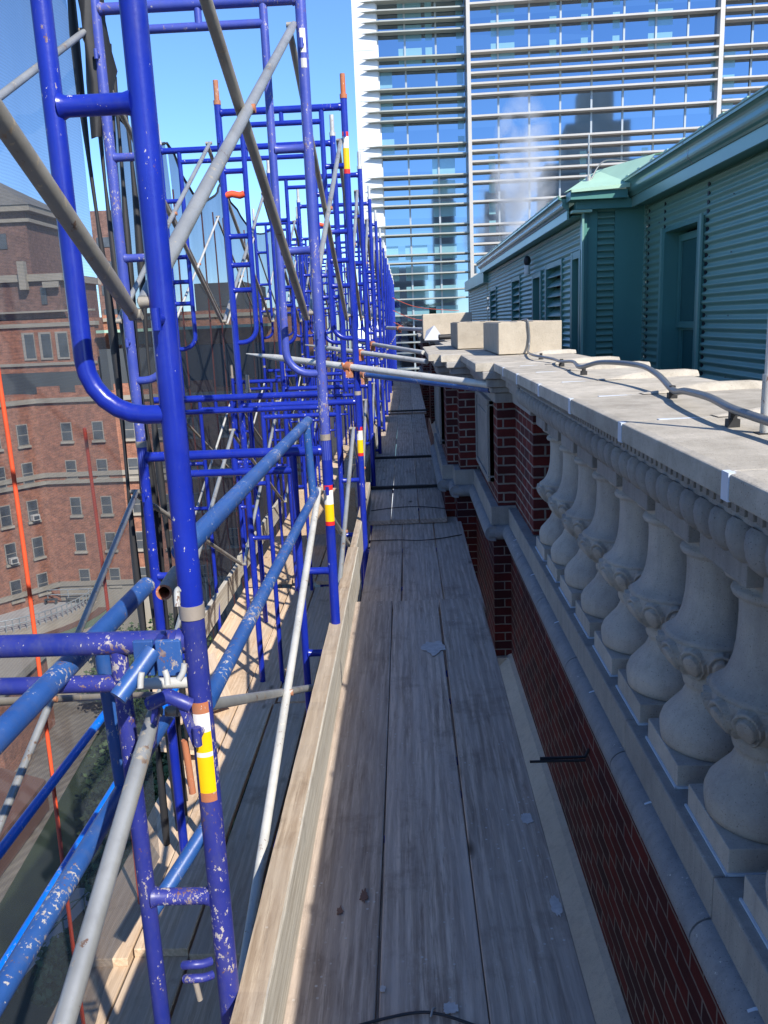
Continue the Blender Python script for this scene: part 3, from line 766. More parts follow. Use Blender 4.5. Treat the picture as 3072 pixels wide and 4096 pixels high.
# paint patch, scraps and plaster spots on the near planks
def blob(cx_, cy_, rx, ry, z, seed, jag=.35, n=26):
    rnd = random.Random(seed); vs_ = [(cx_, cy_, z)]
    for k in range(n):
        a = 2 * math.pi * k / n; q = 1 - jag * rnd.random()
        vs_.append((cx_ + rx * q * math.cos(a), cy_ + ry * q * math.sin(a), z))
    low_ = [(v[0], v[1], z - .0015) for v in vs_]
    fs = [(0, 1 + k, 1 + (k + 1) % n) for k in range(n)] + [(1 + k, 1 + (k + 1) % n + 0, n + 2 + (k + 1) % n, n + 2 + k) for k in range(n)]
    return vs_ + low_, fs
def spot(cx_, cy_, rx, ry, mat, name, label, cat, group=None, seed=1, z=.0035, jag=.35):
    v, f_ = blob(cx_, cy_, rx, ry, z, seed, jag); b = MB(); b.add(v, f_); return tag(b.build(name, mat), label, cat, group)
spot(.083, 3.74, .062, .11, 'patch', "plaster_patch", "pale dried plaster patch on the middle plank near its far end", "stain", seed=4, jag=.45)
spot(.325, 2.33, .022, .035, 'patch', "plaster_patch", "thin white smear on the right edge of the right plank", "stain", seed=6)
spot(.345, 1.93, .016, .045, 'patch', "plaster_patch", "long white drop on the right edge nearest the camera", "stain", seed=7)
spot(.05, 1.60, .02, .02, 'patch', "plaster_patch", "small round white paint drop beside the black wire", "stain", seed=9)
spot(-.105, 1.66, .009, .012, 'patch', "plaster_patch", "tiny white drop on the gap beside the black wire", "stain", seed=10)
for (x, y, rx, ry, s, lb) in ((-.165, 1.985, .014, .034, 3, "dark red brick scrap on the left plank, the upper one"), (-.225, 1.93, .011, .022, 5, "small dark red brick chip on the left plank, the lower one")):
    spot(x, y, rx, ry, 'redlane', "brick_scrap", lb, "debris", "brick scraps on the left plank", seed=s, z=.004, jag=.6)
# tie wires lying over planks
def wire(P, label, r=.0035, name="tie_wire", nails=()):
    o = empty(name, P[0], label=label, cat="wire", group="tie wires over the planks")
    inv = Matrix.Translation(-Vector(P[0]))
    b = MB(); b.tube(smooth_path(P), r, 7); w = b.build("wire_strand", 'wire', o); w.matrix_parent_inverse = inv
    for (x, y, z) in nails:
        b = MB(); b.tube([(x - .006, y - .01, z), (x, y, z + .012), (x + .004, y + .012, z + .002)], .0028, 6); q = b.build("wire_staple", 'galv', o); q.matrix_parent_inverse = inv
wire([(-.30, 1.505, .0045), (-.22, 1.53, .005), (-.12, 1.565, .005), (-.03, 1.585, .006), (.03, 1.575, .009), (.12, 1.54, .005), (.22, 1.50, .005), (.30, 1.45, .004)], "black tie wire curving across the planks at the bottom edge", nails=((-.235, 1.53, .004), (0.01, 1.585, .004)))
wire([(-.30, 5.93, -.036), (-.1, 5.92, -.034), (.05, 5.87, -.030), (.2, 5.92, -.034), (.37, 6.02, -.036)], "thin dark wire sagging across the second plank run")
wire([(-.33, 6.75, .005), (-.1, 6.83, .008), (.1, 6.82, .008), (.31, 6.72, .005)], "thin dark wire across the near end of the third run")
# battens (dark cross joints)
for i, (y, z) in enumerate(((7.65 + .0, .0), (9.28, .02), (14.25, .02))):
    b = MB(); b.box(-.40, .34, y, y + .035, z + .003, z + .03); tag(b.build("cross_batten", 'black'), ["first dark batten across the walkway", "second dark batten across the walkway, further on", "farthest dark batten across the walkway"][i], "batten", "dark battens across the walkway")
# brackets under the walkway
for k, y in enumerate((-.1, 1.45, 2.80, 3.58, 5.71, 7.84)):
    o = empty("side_bracket", (-.36, y, -.06), label="%s steel side bracket carrying the walkway planks" % ordn(k), cat="bracket", group="side brackets under the walkway")
    b = MB(); b.tube([(-.0, 0, 0), (.72, 0, 0)], .016, 10); b.build("bracket_arm", 'blue', o)
    if k == 2:
        b = MB(); b.tube([(.80, .0, .0), (.965, .005, .0), (.98, .01, .03)], .006, 8); b.tube([(.76, -.02, .0), (.96, -.02, .0)], .005, 8); b.build("bracket_hook", 'black', o)
    b = MB(); b.tube([(0, 0, -.45), (.7, 0, -.02)], .013, 8); b.build("bracket_strut", 'blue', o)

# toe boards (edge boards) on the outer side
TB = [(-.6, 4.9, .20, -.388, -.325), (4.95, 7.15, .17, -.385, -.345), (7.2, 11.0, .22, -.44, -.40), (11.1, 16, .2, -.44, -.40), (16.1, 22, .2, -.44, -.40)]
for i, (a, c, zt, x0, x1) in enumerate(TB):
    o = empty("toe_board", ((x0 + x1) / 2, a, 0), label="%s toe board standing on edge along the outer side of the walkway" % ordn(i), cat="toe board", group="toe boards along the walkway")
    n = 70; rnd = random.Random(i)
    def edge(t): return .006 * noise.noise(Vector((t * 9, i * 3.1, 0))) + .0035 * noise.noise(Vector((t * 47, i, 2)))
    w = (x1 - x0) / 2; L = c - a; h = zt
    b = MB(); vs_ = []
    for q in range(n + 1):
        t = q / n; y = L * t; e = edge(y); e2 = edge(y + 7)
        vs_ += [(-w, y, -.045), (w, y, -.045), (w, y, h - .006 + e2), (w - .006, y, h + e), (-w + .006, y, h + e), (-w + e, y, h - .008)]
    fs = [(q * 6 + k, q * 6 + (k + 1) % 6, (q + 1) * 6 + (k + 1) % 6, (q + 1) * 6 + k) for q in range(n) for k in range(6)] + [(5, 4, 3, 2, 1, 0), (n * 6, n * 6 + 1, n * 6 + 2, n * 6 + 3, n * 6 + 4, n * 6 + 5)]
    b.add(vs_, fs); b.build("board", 'board', o)
    b = MB(); vs_ = []
    for q in range(n + 1):
        t = q / n; y = L * t; e = edge(y); e2 = edge(y)
        vs_ += [(-w + .001, y, h + e + .002), (w - .0045, y, h + e2 + .0005)]
    b.add(vs_, [(2 * q, 2 * q + 1, 2 * q + 3, 2 * q + 2) for q in range(n)]); b.build("rough_top_edge", 'rough_end', o)

# lower deck
DZ = -1.03
xs = [-1.46, -1.225, -.985, -.745, -.505]
dy = [(-.5, 3.05), (2.95, 5.3), (5.35, 8.0), (8.05, 11.5), (11.6, 16), (16.1, 22)]
for i, (a, c) in enumerate(dy):
    for k in range(4):
        dz = (.0, .012, .0, .0)[k] + (.04 if i % 2 else 0)
        plank(xs[k] + .006, xs[k + 1] - .006, a + random.uniform(-.05, .05), c + random.uniform(-.04, .04), DZ + dz, 'deck', "deck_plank",
              "%s plank of the %s run of the lower tan deck" % (['outermost', 'second outer', 'second inner', 'innermost'][k], ordn(i)), group="planks of the lower deck", th=.04)
# loose upright boards and scraps of plywood by the outer edge of lower deck
def board(P, size, rot, label, mat='deck'):
    b = MB(); b.cbox((0, 0, 0), size); o = b.build("loose_board", mat, loc=P, bevel=.003); o.rotation_euler = tuple(R(a) for a in rot); return tag(o, label, "board", "loose boards on the lower deck")
board((-1.74, 6.7, DZ + .17), (.035, 2.6, .24), (0, 6, 0), "long board standing on edge on the outer side of the lower deck", 'board')
board((-1.76, 9.6, DZ + .19), (.035, 3.0, .24), (0, 4, 0), "second long edge board further along the lower deck", 'board')
board((-1.55, 5.25, DZ + .16), (.50, .5, .02), (22, -14, 20), "small orange plywood offcut beside the blue outer leg")
board((-1.52, 4.62, DZ + .10), (.55, .40, .025), (-18, 14, 12), "tilted plywood sheet at the outer corner of the deck")
board((-.98, 9.4, DZ + .45), (.7, .03, .55), (6, 0, 4), "sunlit plywood sheet standing across the far deck", 'deck')
for i in (2, 3, 4):
    plank(-1.70, -1.468, dy[i][0] + (.1 if i > 2 else -.1), dy[i][1], DZ + .002, 'deck', "deck_plank", "extra outer plank widening the %s run of the lower deck" % ordn(i), group="planks of the lower deck", th=.04)
for k in range(4):
    plank(-.36 + .245 * k, -.12 + .245 * k, -1, 24, -2.1, 'plank', "lower_walk_plank", "%s plank of the shaded level under the walkway" % ['outermost', 'second', 'third', 'innermost'][k], group="planks of the shaded lower level")
# weathered fascia below the deck far below: lower scaffold ledgers
# =====================================================================
# SCAFFOLD FRAMES
# =====================================================================
def frame(L, width, mats=('blue', 'blue'), n=14, pin='galv_white', curve=True, nr=2, pins=True, centre=True):
    """mason frame, origin at top joint of the inner leg, legs go down L, spans to -x"""
    fo = empty("scaffold_frame")
    m1, m2 = mats; ro = .0215; ri = .0165
    for x in (0, -width):
        b = MB(); b.tube([(x, 0, -L), (x, 0, 0)], ro, n); b.build("leg", m1, fo)
        if pins:
            b = MB(); b.tube([(x, 0, -.0), (x, 0, .14)], .0165, n); b.tube([(x, 0, -.004), (x, 0, .022)], .0235, n)
            b.build("coupling_pin", pin, fo)
    b = MB(); b.tube([(-.015, 0, -.05), (-width + .015, 0, -.05)], ro, n); [b.tube([(q, 0, -.05), (q + .010, 0, -.05)], [ro * 1.16, ro * 1.05], n) for q in (-.030, -width + .022)]; b.build("top_bar", m1, fo)
    b = MB(); b.tube([(-.145, 0, -.13), (-width + .145, 0, -.13)], ri, n); b.build("header_bar", m1, fo)
    if centre:
        b = MB(); b.tube([(-width / 2, 0, -.06), (-width / 2, 0, -.122)], ri * .9, n); b.build("centre_stub", m1, fo)
    zc = -1.48; rad = .10
    low_tier = not curve
    for s, x0 in ((-1, 0), (1, -width)):
        xi = x0 + s * .145
        pts = [(xi, 0, -.06), (xi, 0, zc + rad)]
        for k in range(1, 7):
            a = math.pi / 2 * k / 6; pts.append((xi - s * rad * (1 - math.cos(a)), 0, zc + rad * (1 - math.sin(a))))
        pts.append((x0 + s * .012, 0, zc))
        if low_tier: pts = [(xi, 0, -.06), (xi, 0, -L)]
        b = MB(); b.tube(pts, ri, n); b.build("inner_post", m2, fo)
        for zr in ((-.59, -.98) if nr == 2 else (-.40, -.80, -.98, -1.14)):
            b = MB(); b.tube([(x0 + s * .016, 0, zr), (x0 + s * .030, 0, zr), (xi - s * .022, 0, zr), (xi - s * .012, 0, zr)], [ri * 1.25, ri, ri, ri * 1.3], n); b.build("rung", m2, fo)
    for x0, s in ((0, 1), (-width, -1)):    # brace studs
        for zz in (-.22, -1.32):
            b = MB(); b.tube([(x0, -.0, zz), (x0 + .0, -.045, zz)], .009, 8); b.tube([(x0, -.045, zz - .018), (x0, -.045, zz + .018)], .008, 8); b.build("brace_stud", m1, fo)
    return fo
def label_on_leg(parent, x, z0, z1, bands, r=.0222, arc=120):
    z = z1; tot = sum(h for _, h in bands)
    for c, h in bands:
        dz = (z1 - z0) * h / tot; b = MB()
        n = 8; vs_ = []
        for k in range(n + 1):
            a = R(-80 - arc / 2 + arc * k / n); vs_ += [(x + r * math.cos(a), r * math.sin(a), z - dz), (x + r * math.cos(a), r * math.sin(a), z)]
        b.add(vs_, [(2 * k, 2 * k + 2, 2 * k + 3, 2 * k + 1) for k in range(n)], True)
        b.build("warning_label", c, parent); z -= dz
W = .80
XI = {0: -.408, 1: -.358, 2: -.333}
def xi(k): return XI.get(k, -.345)
YK = [1.45 + 2.13 * k for k in range(15)]
up0 = frame(1.85, W, ('blue', 'blue'), 20)
up_far = frame(1.85, W, ('blue', 'blue'), 8, nr=4)
up2 = frame(1.85, W, ('blue', 'blue'), 14, 'rust', nr=4)
up1 = frame(1.85, W, ('blue_worn', 'blue_worn'), 16)
GR = "blue scaffold frames of the upper tier"
for k, Y in enumerate(YK):
    if k == 0: o = up0
    elif k == 1: o = up1
    elif k == 2: o = up2
    elif k == 3: o = up_far
    else: o = copy_tree(up_far)
    top = (2.86, 2.80, 2.905)[k] if k < 3 else 2.86 + random.uniform(-.02, .03)
    o.location = (xi(k), Y, top); o.rotation_euler = (0, 0, R(random.uniform(-1, 1)) if k > 2 else 0)
    tag(o, "%s upper blue scaffold frame counted from the camera, beside the walkway" % ordn(k), "scaffold frame", GR)
label_on_leg(up2, 0, -.45, -.20, [('red', .1), ('whitelab', .25), ('yellow', .45), ('red', .1)], .0225)
label_on_leg(up1, 0, -.30, -.16, [('whitelab', .5), ('blue_worn', .12), ('galv_white', .2)], .0222, 60)
lo0 = frame(2.10, W, ('blue_chip', 'blue_chip'), 20, 'silver', curve=False)
lo1 = frame(2.10, W, ('blue', 'blue'), 14, 'silver', curve=False)
lo_far = frame(2.10, W, ('blue', 'blue'), 8, 'silver', curve=False)
GR2 = "blue scaffold frames of the lower tier"
for k, Y in enumerate(YK):
    o = lo0 if k == 0 else lo1 if k == 1 else lo_far if k == 2 else copy_tree(lo_far)
    o.location = (xi(k), Y, (1.01, 1.04, 1.05)[k] if k < 3 else 1.0)
    tag(o, "%s lower blue scaffold frame counted from the camera, standing through the lower deck" % ordn(k), "scaffold frame", GR2)
label_on_leg(lo0, 0, -.37, -.165, [('rust', .12), ('whitelab', .2), ('yellow', .22), ('whitelab', .05), ('yellow', .4), ('rust', .1)], .0224, 85)
label_on_leg(lo1, 0, -.38, -.20, [('red', .12), ('whitelab', .35), ('yellow', .42), ('red', .1)], .0228)
label_on_leg(lo_far, 0, -.42, -.22, [('red', .12), ('whitelab', .3), ('yellow', .42), ('red', .1)], .0228)
# bottom tier (below deck)
bt = None
for k in range(0, 6):
    if bt is None: bt = frame(2.0, W, ('blue', 'blue'), 8, 'silver'); o = bt
    else: o = copy_tree(bt)
    o.location = (xi(k), YK[k], -1.06)
    tag(o, "%s blue scaffold frame below the lower deck, counted from the camera" % ordn(k), "scaffold frame", "blue scaffold frames below the deck")
ou = frame(1.85, .56, ('blue', 'blue'), 8, 'galv_white', nr=4); ol = frame(2.10, .56, ('blue', 'blue'), 8, 'silver', curve=False)
for k in range(7):
    for pr_, z, nm in ((ou, 2.86, 'upper'), (ol, 1.0, 'lower')):
        if nm == 'upper' and k < 2: continue
        o = pr_ if k == (2 if nm == 'upper' else 0) else copy_tree(pr_)
        o.location = (-1.32, 7.0 + 2.13 * k, z); tag(o, "%s narrow blue %s frame on the netting side of the widened deck" % (ordn(k), nm), "scaffold frame", "narrow blue frames on the netting side")
# extra frame seen between the second and third: wide turn-out frame
ex = frame(1.85, 1.28, ('blue', 'blue'), 12, 'galv_white', nr=4)
ex.location = (-.475, 6.55, 2.86); tag(ex, "wide blue scaffold frame set just behind the third frame, reaching over the netting side", "scaffold frame")
lsp = empty("putlog_beam", (-.45, 4.75, 1.0), label="pair of thin blue tubes crossing the scaffold behind the second frame at mid height", cat="scaffold tube")
for (z, r) in ((.14, .019), (.065, .014)):
    b = MB(); b.tube([(0, 0, z), (-1.0, 0, z)], r, 10); b.build("chord_tube", 'blue', lsp)
b = MB(); b.tube([(-.9, 0, .14), (-.9, 0, .05), (-.9, 0, -1.2)], .014, 10); b.build("end_tube", 'blue', lsp)

# ---- cross braces
def cross(xa, ya, yb, zlo, zhi, xb=None, r=.0125, mats=('galv', 'galv_dark'), lab="", g="galvanised cross braces", n=10, off=-.045, lo=True, hi=True, zl2=None, zh2=None):
    xb = xa if xb is None else xb; zl2 = zlo if zl2 is None else zl2; zh2 = zhi if zh2 is None else zh2
    o = empty("cross_brace", (xa, ya, zlo)); tag(o, lab, "cross brace", g); inv = Matrix.Translation((-xa, -ya, -zlo))
    P = []
    if lo: P.append(((xa - .03, ya, zlo), (xb - .03, yb, zh2), mats[0]))
    if hi: P.append(((xa - .05, ya, zhi), (xb - .05, yb, zl2), mats[1]))
    for a, c, m in P:
        a, c = Vector(a), Vector(c); d = (c - a).normalized()
        b = MB(); b.tube([a, a + d * .05, a + d * .10, c - d * .10, c - d * .05, c], [r * .8, r * .9, r, r, r * .9, r * .8], n); q = b.build("brace_tube", m, o); q.matrix_parent_inverse = inv
        for pt in (a, c):
            e = MB(); e.tube([pt - Vector((.008, 0, 0)), pt + Vector((.014, 0, 0))], .010, 8); q = e.build("brace_eye", 'galv_dark', o); q.matrix_parent_inverse = inv
    if lo and hi:
        mid = (Vector(P[0][0]) + Vector(P[0][1])) / 2
        e = MB(); e.tube([mid - Vector((.03, 0, 0)), mid + Vector((.02, 0, 0))], r * .8, 8); q = e.build("pivot_rivet", 'rust', o); q.matrix_parent_inverse = inv
    return o
for k in range(-1, 13):
    ya = 1.45 + 2.13 * k; yb = ya + 2.13
    xa = xi(max(k, 0)); xb = xi(max(k + 1, 0)); nm = "bay before the nearest frame" if k < 0 else "bay behind the %s frame" % ordn(k)
    big = k <= 0
    cross(xa, ya, yb, 1.57, 2.66, xb, .0155 if k == 0 else .0135, mats=('galv', 'galv_dark'), lab="galvanised cross brace of the upper tier, walkway side, " + nm, n=14 if big else 8, lo=(k >= 0), zl2=1.55)
    if k < 9:
        cross(-1.17, ya, yb, 1.57, 2.68, None, .0125, mats=('galv', 'galv_dark'), lab="galvanised cross brace of the upper tier, netting side, " + nm, n=10, lo=(k >= 0), hi=(k >= 1)) if k >= 0 else None
    if k < 9:
        cross(xa - (.06 if k < 0 else .01), ya, yb, -.10, .82, xb - (.06 if k < 0 else .01), .0158 if k < 0 else .0135, mats=('galv_white' if k == 0 else 'galv', 'galv'), lab="galvanised cross brace of the lower tier, walkway side, " + nm, n=14 if big else 8, lo=(k >= 0 or True), hi=(k >= 0))
        cross(-1.17, ya, yb, -.12, .84, None, .0125, mats=('galv', 'galv_dark'), lab="galvanised cross brace of the lower tier, netting side, " + nm, n=10, hi=(k >= 0))
for k in range(6):
    cross(-1.86, 7.0 + 2.13 * k, 9.13 + 2.13 * k, 1.57, 2.66, lab="galvanised cross brace close to the netting, %s past the widened deck's start, upper" % ordn(k), r=.0115, mats=('galv_white', 'galv_dark'), n=6)
    cross(-1.86, 7.0 + 2.13 * k, 9.13 + 2.13 * k, -.1, .82, lab="galvanised cross brace close to the netting, %s past the widened deck's start, lower" % ordn(k), r=.0115, mats=('galv_white', 'galv_dark'), n=6)
# near low brace on the walkway side, running down towards the camera
# ---- blue lattice beams used as guard rails
def lattice(x, ya, yb, zt, zb, label, mat='blue_splat', r=.0205, webs=(.0, .5, 1.0), diag=True):
    o = empty("lattice_beam", (x, ya, zt), label=label, cat="lattice beam", group="blue lattice beams tied to the scaffold"); L = yb - ya
    b = MB(); b.tube([(0, 0, 0), (0, L, 0)], r, 18); b.build("top_chord", mat, o)
    b = MB(); b.tube([(.02, -.0, zb - zt), (.02, L, zb - zt)], r * .85, 18); b.build("bottom_chord", mat, o)
    for t in webs:
        b = MB(); b.tube([(.01, L * t, 0), (.02, L * t, zb - zt)], r * .8, 14); b.build("web_tube", mat, o)
    if diag:
        b = MB(); b.tube([(.01, L * .985, -.01), (.02, L * .62, zb - zt + .01)], r * .7, 12); b.build("web_diagonal", mat, o)
    return o
lattice(-.43, 1.50, 3.60, 1.118, .812, "blue paint splattered lattice beam tied between the nearest two frames", webs=(.93,), diag=False)
lattice(-.665, -.3, 1.98, .905, .556, "blue paint splattered lattice beam ending at the nearest frame, lower left", r=.0215, webs=(.845,), diag=False)
tr2 = empty("beam_end_coupler", (-0.406, 1.284, 0.996), label="pair of paint spattered blue steel plates clamping the beam to the nearest frame", cat="coupler")
t2i = Matrix.Translation(-tr2.location)
def t2(b, name, mat, bev=0): q = b.build(name, mat, tr2, bevel=bev); q.matrix_parent_inverse = t2i
for P_, w in (((-0.453, 1.301, 0.99), .034), ((-0.406, 1.284, 0.996), .042)):
    b = MB(); b.cbox(P_, (w, .010, .062)); t2(b, "clamp_plate", 'blue_splat', .002)
for P_ in [[(-0.404, 1.246, 0.99), (-0.401, 1.244, 0.98), (-0.4, 1.241, 0.967)], [(-0.372, 1.249, 0.999), (-0.375, 1.246, 0.985), (-0.382, 1.243, 0.974)], [(-0.441, 1.245, 0.988), (-0.443, 1.242, 0.978), (-0.444, 1.239, 0.964)], [(-0.376, 1.276, 1.116), (-0.38, 1.275, 1.111), (-0.38, 1.27, 1.089)]]:
    b = MB(); b.tube(smooth_path(P_, 4), .0052, 8); t2(b, "bolt", 'galv_white')
b = MB(); b.tube(smooth_path([(-0.433, 1.286, 1.009), (-0.457, 1.257, 0.978), (-0.479, 1.23, 0.952)]), [.015] * 13, 16); t2(b, "bent_stub", 'blue_splat')
b = MB(); b.cbox(((-0.453, 1.301, 0.99)[0] + .018, (-0.453, 1.301, 0.99)[1] + .03, (-0.453, 1.301, 0.99)[2] + .0), (.012, .06, .05)); t2(b, "clamp_core", 'blue_chip', .002)
# wedge clamps below the joint
wc = empty("wedge_clamp", (-.455, 1.42, .83), label="worn blue and rusty clamp on the nearest leg just under its joint", cat="clamp")
for dx in (-.035, .03):
    b = MB(); b.cbox((dx, 0, -.02), (.012, .02, .09), Matrix.Rotation(R(12 if dx < 0 else -14), 3, 'Y')); b.build("clamp_jaw", 'blue_chip', wc, bevel=.002)
b = MB(); b.tube([(-.04, 0, .02), (0, -.01, .04), (.035, 0, .015)], .014, 10); b.build("clamp_bridge", 'blue_chip', wc)
b = MB(); b.tube([(.015, .01, -.06), (.02, .01, -.17)], .007, 8); b.build("clamp_bolt", 'rust', wc)
wc2 = empty("wedge_clamp", (-.455, 1.43, .265), label="paint chipped clamp hanging low on the nearest leg above the deck", cat="clamp")
for (dx, dz, a) in ((-.012, .02, 80), (-.012, -.012, 95)):
    b = MB(); b.tube(smooth_path([(dx - .018, -.01, dz), (dx, -.018, dz + .008), (dx + .02, -.012, dz + .004), (dx + .035, 0, dz)], 4), .0085, 10); b.build("clamp_jaw", 'blue_chip', wc2)
b = MB(); b.tube([(-.01, -.01, -.02), (-.004, -.012, -.06)], .006, 8); b.build("clamp_bolt", 'silver', wc2)
# short open tube pointing at the camera
def open_tube(a, c, r, label, mat='blue_splat', inner='rust'):
    a, c = Vector(a), Vector(c); o = empty("short_tube", a, label=label, cat="scaffold tube"); inv = Matrix.Translation(-a)
    b = MB(); b.tube([a, c], r, 18, cap=False); q = b.build("tube_wall", mat, o); q.matrix_parent_inverse = inv
    d = (c - a).normalized(); u = d.orthogonal().normalized(); w = d.cross(u); n = 20; vs_ = []
    for k in range(n):
        e = u * math.cos(2 * math.pi * k / n) + w * math.sin(2 * math.pi * k / n); vs_ += [a + e * r, a + e * r * .72, a + e * r * .72 + d * .08]
    b = MB(); b.add(vs_, [(3 * k, 3 * ((k + 1) % n), 3 * ((k + 1) % n) + 1, 3 * k + 1) for k in range(n)] + [(3 * k + 1, 3 * ((k + 1) % n) + 1, 3 * ((k + 1) % n) + 2, 3 * k + 2) for k in range(n)])
    b.add([a + d * .08 + (u * math.cos(2 * math.pi * k / n) + w * math.sin(2 * math.pi * k / n)) * r * .73 for k in range(n)], [tuple(range(n))])
    q = b.build("open_end", [inner], o); q.matrix_parent_inverse = inv
open_tube((-0.483, 1.535, 1.028), (-0.508, 1.715, 1.014), .0155, "short grey tube with a rusty open end, left of the nearest leg", 'galv_dark')
open_tube((-.98, 2.55, -.50), (-.80, 2.85, -.30), .028, "stubby splattered blue tube with an orange open end above the lower deck")
# thin bright blue tubes
for (a, c, lb) in (((-1.20, .9, .10), (-1.20, 3.55, .10), "upper thin bright blue tube along the outer legs at lower left"), ((-1.17, 1.0, -.17), (-1.17, 4.3, -.17), "lower thin bright blue tube along the outer legs at lower left")):
    b = MB(); b.tube([(0, 0, 0), (0, c[1] - a[1], c[2] - a[2])], .0155, 12); tag(b.build("guard_tube", 'blue_bright', loc=a), lb, "scaffold tube", "thin bright blue guard tubes")
b = MB(); b.tube([(0, 0, 0), (-1.35, .05, -.03)], .013, 12); tag(b.build("ledger_tube", 'galv_white', loc=(-.45, 1.75, .745)), "slim pale tube crossing behind the nearest frame just under its header bars", "scaffold tube")
b = MB(); b.sphere((-.0, 0, 0), .02); tag(b.build("tube_cap", 'whitelab', loc=(-1.13, 1.82, -.155)), "white round cap on the lower bright blue tube", "cap")

# ---- pale tie tubes from the scaffold to the parapet
def tie(a, c, r, label, mat='galv_white', clamp=None, taper=True):
    c = pk(c); a, c = Vector(a), Vector(c); o = empty("tie_tube", a, label=label, cat="tie tube", group="tie tubes between scaffold and parapet"); inv = Matrix.Translation(-a)
    d = (c - a).normalized(); b = MB()
    b.tube([a, a + d * .28, a + d * .3, c], [.004 if taper else r, r * .95, r, r], 14); q = b.build("tube", mat, o); q.matrix_parent_inverse = inv
    if clamp:
        p = a + (c - a) * clamp; b = MB(); b.tube([p - d * .022, p + d * .022], r * 1.5, 12); b.cbox(p + Vector((0, 0, -.045)), (.05, .05, .05)); b.tube([p + Vector((-.03, 0, -.03)), p + Vector((-.05, 0, .03))], .008, 6)
        q = b.build("swivel_clamp", 'rust', o); q.matrix_parent_inverse = inv
tie((-1.17, 6.25, 1.335), (.60, 6.0, 1.055), .0225, "longest white tie tube, nearest to the camera, ending under the parapet coping", clamp=.47)
tie((-.42, 6.4, 1.155), (.60, 6.1, 1.015), .021, "blue grey tie tube just below the longest white one", 'blue_splat', clamp=.12, taper=False)
tie((-.95, 8.1, 1.34), (.20, 8.0, 1.14), .021, "second white tie tube further along the walkway", clamp=.5)
tie((-.50, 9.2, 1.325), (.19, 9.0, 1.19), .020, "third short white tie tube further along the walkway", clamp=.25, taper=False)
tie((-.3, 15.0, 1.42), (.50, 14.8, 1.35), .03, "farthest pale tie tube near the end of the walkway", clamp=.3, taper=False)

# =====================================================================
# NETTING AND CORDS
# =====================================================================
nets = [(-2.4, 3.60, 'net_thin'), (6.1, 7.5, 'net'), (7.5, 9.7, 'net'), (9.7, 13.6, 'net'), (13.6, 18, 'net'), (18, 24, 'net'), (24, 33, 'net')]
for i, (a, c, m) in enumerate(nets):
    b = MB(); L = c - a
    def fn(u, v, a=a, L=L, i=i):
        y = a + L * u
        if i == 0: zt = 2.90 - .30 * math.sin(math.pi * min(1, max(0, (y - 1.45) / 2.13))) if y > 1.45 else 2.95 - .2 * math.sin(math.pi * ((y - 1.45) % 2.13) / 2.13)
        else: zt = 3.06 - (.12 if i == 1 else .30) * math.sin(math.pi * u)
        z = zt + (-3.4 - zt) * v
        x = (-1.275 if i == 0 else -1.95) + .03 * noise.noise(Vector((y * 1.6, z * .5, i))) + .018 * math.sin(y * 11 + 2 * math.sin(z * 1.2)) * min(1, .25 + abs(u - .5))
        return (x, y, z)
    nt_ = empty("debris_net", (-1.275 if i == 0 else -1.95, a, -3.4), label=["thin see-through dark netting in front of the brick building", "dark netting panel starting behind the second frame", "dark netting panel behind the third frame", "dark netting panel behind the fourth and fifth frames", "dark netting panel past the fifth frame", "dark netting panel in the far scaffold", "farthest dark netting panel"][i], cat="netting", group="debris netting panels on the outer scaffold face")
    iv = Matrix.Translation(-nt_.location)
    b.grid(fn, max(24, int(L * 14)), 30); q = b.build("net_sheet", m, nt_); q.matrix_parent_inverse = iv
    b = MB(); b.tube([Vector(fn(t / 16, 0)) for t in range(17)], .012, 6); q = b.build("rope_hem", 'black', nt_); q.matrix_parent_inverse = iv
cords = [(2.62, .0075, -1.285, 1.576), (3.28, .0075, -1.285, 1.16)] + [(y, .010, -2.02, 2.75) for y in (7.23, 7.85, 8.9, 9.45, 10.0, 11.3, 12.2, 13.2, 14.3, 15.6, 17, 19)]
for i, (y, r, x, zt) in enumerate(cords):
    r = r if i < 2 else .008; P = [(x, y + .03 * math.sin(z * 1.5 + i), z) for z in np.linspace(zt, -3.2, 14)]
    b = MB(); b.tube(P, r, 8)
    tag(b.build("safety_rope", 'orange' if i < 2 else 'orange_dull'), "%s upright orange rope hanging on the netting, counted from the left" % ordn(i).replace('nearest', 'first'), "rope", "orange ropes hanging on the netting")
# gathered netting bundle round the second outer leg
b = MB()
for q in range(5):
    P = [(-1.27 - .015 * math.cos(q * 1.9) - .01 * math.sin(z * 3 + q), 3.72 + .12 * q + .02 * math.sin(z * 2.1 + q), z) for z in np.linspace(2.95 - .1 * q, -3.0, 26)]
    b.tube(P, [.014 + .007 * math.sin(j * 1.3 + q) for j in range(26)], 8)
tag(b.build("gathered_net", 'black'), "bunched dark netting strapped to the second frame's outer leg", "netting")
b = MB(); b.sphere((-1.20, 3.58, 2.92), (.10, .10, .10), 22, 18); b.tube([(-1.20, 3.6, 2.88), (-1.19, 3.6, 2.7), (-1.185, 3.6, 2.5), (-1.18, 3.6, 2.32)], [.06, .045, .035, .015], 16)
v2 = []
for v in b.v: nn = noise.noise(Vector(v) * 14); v2.append((v[0] + nn * .06, v[1] + nn * .05, v[2] + nn * .07))
b.v = v2; tag(b.build("net_knot", 'black'), "knotted bundle of black netting at the top of the second outer leg", "netting")

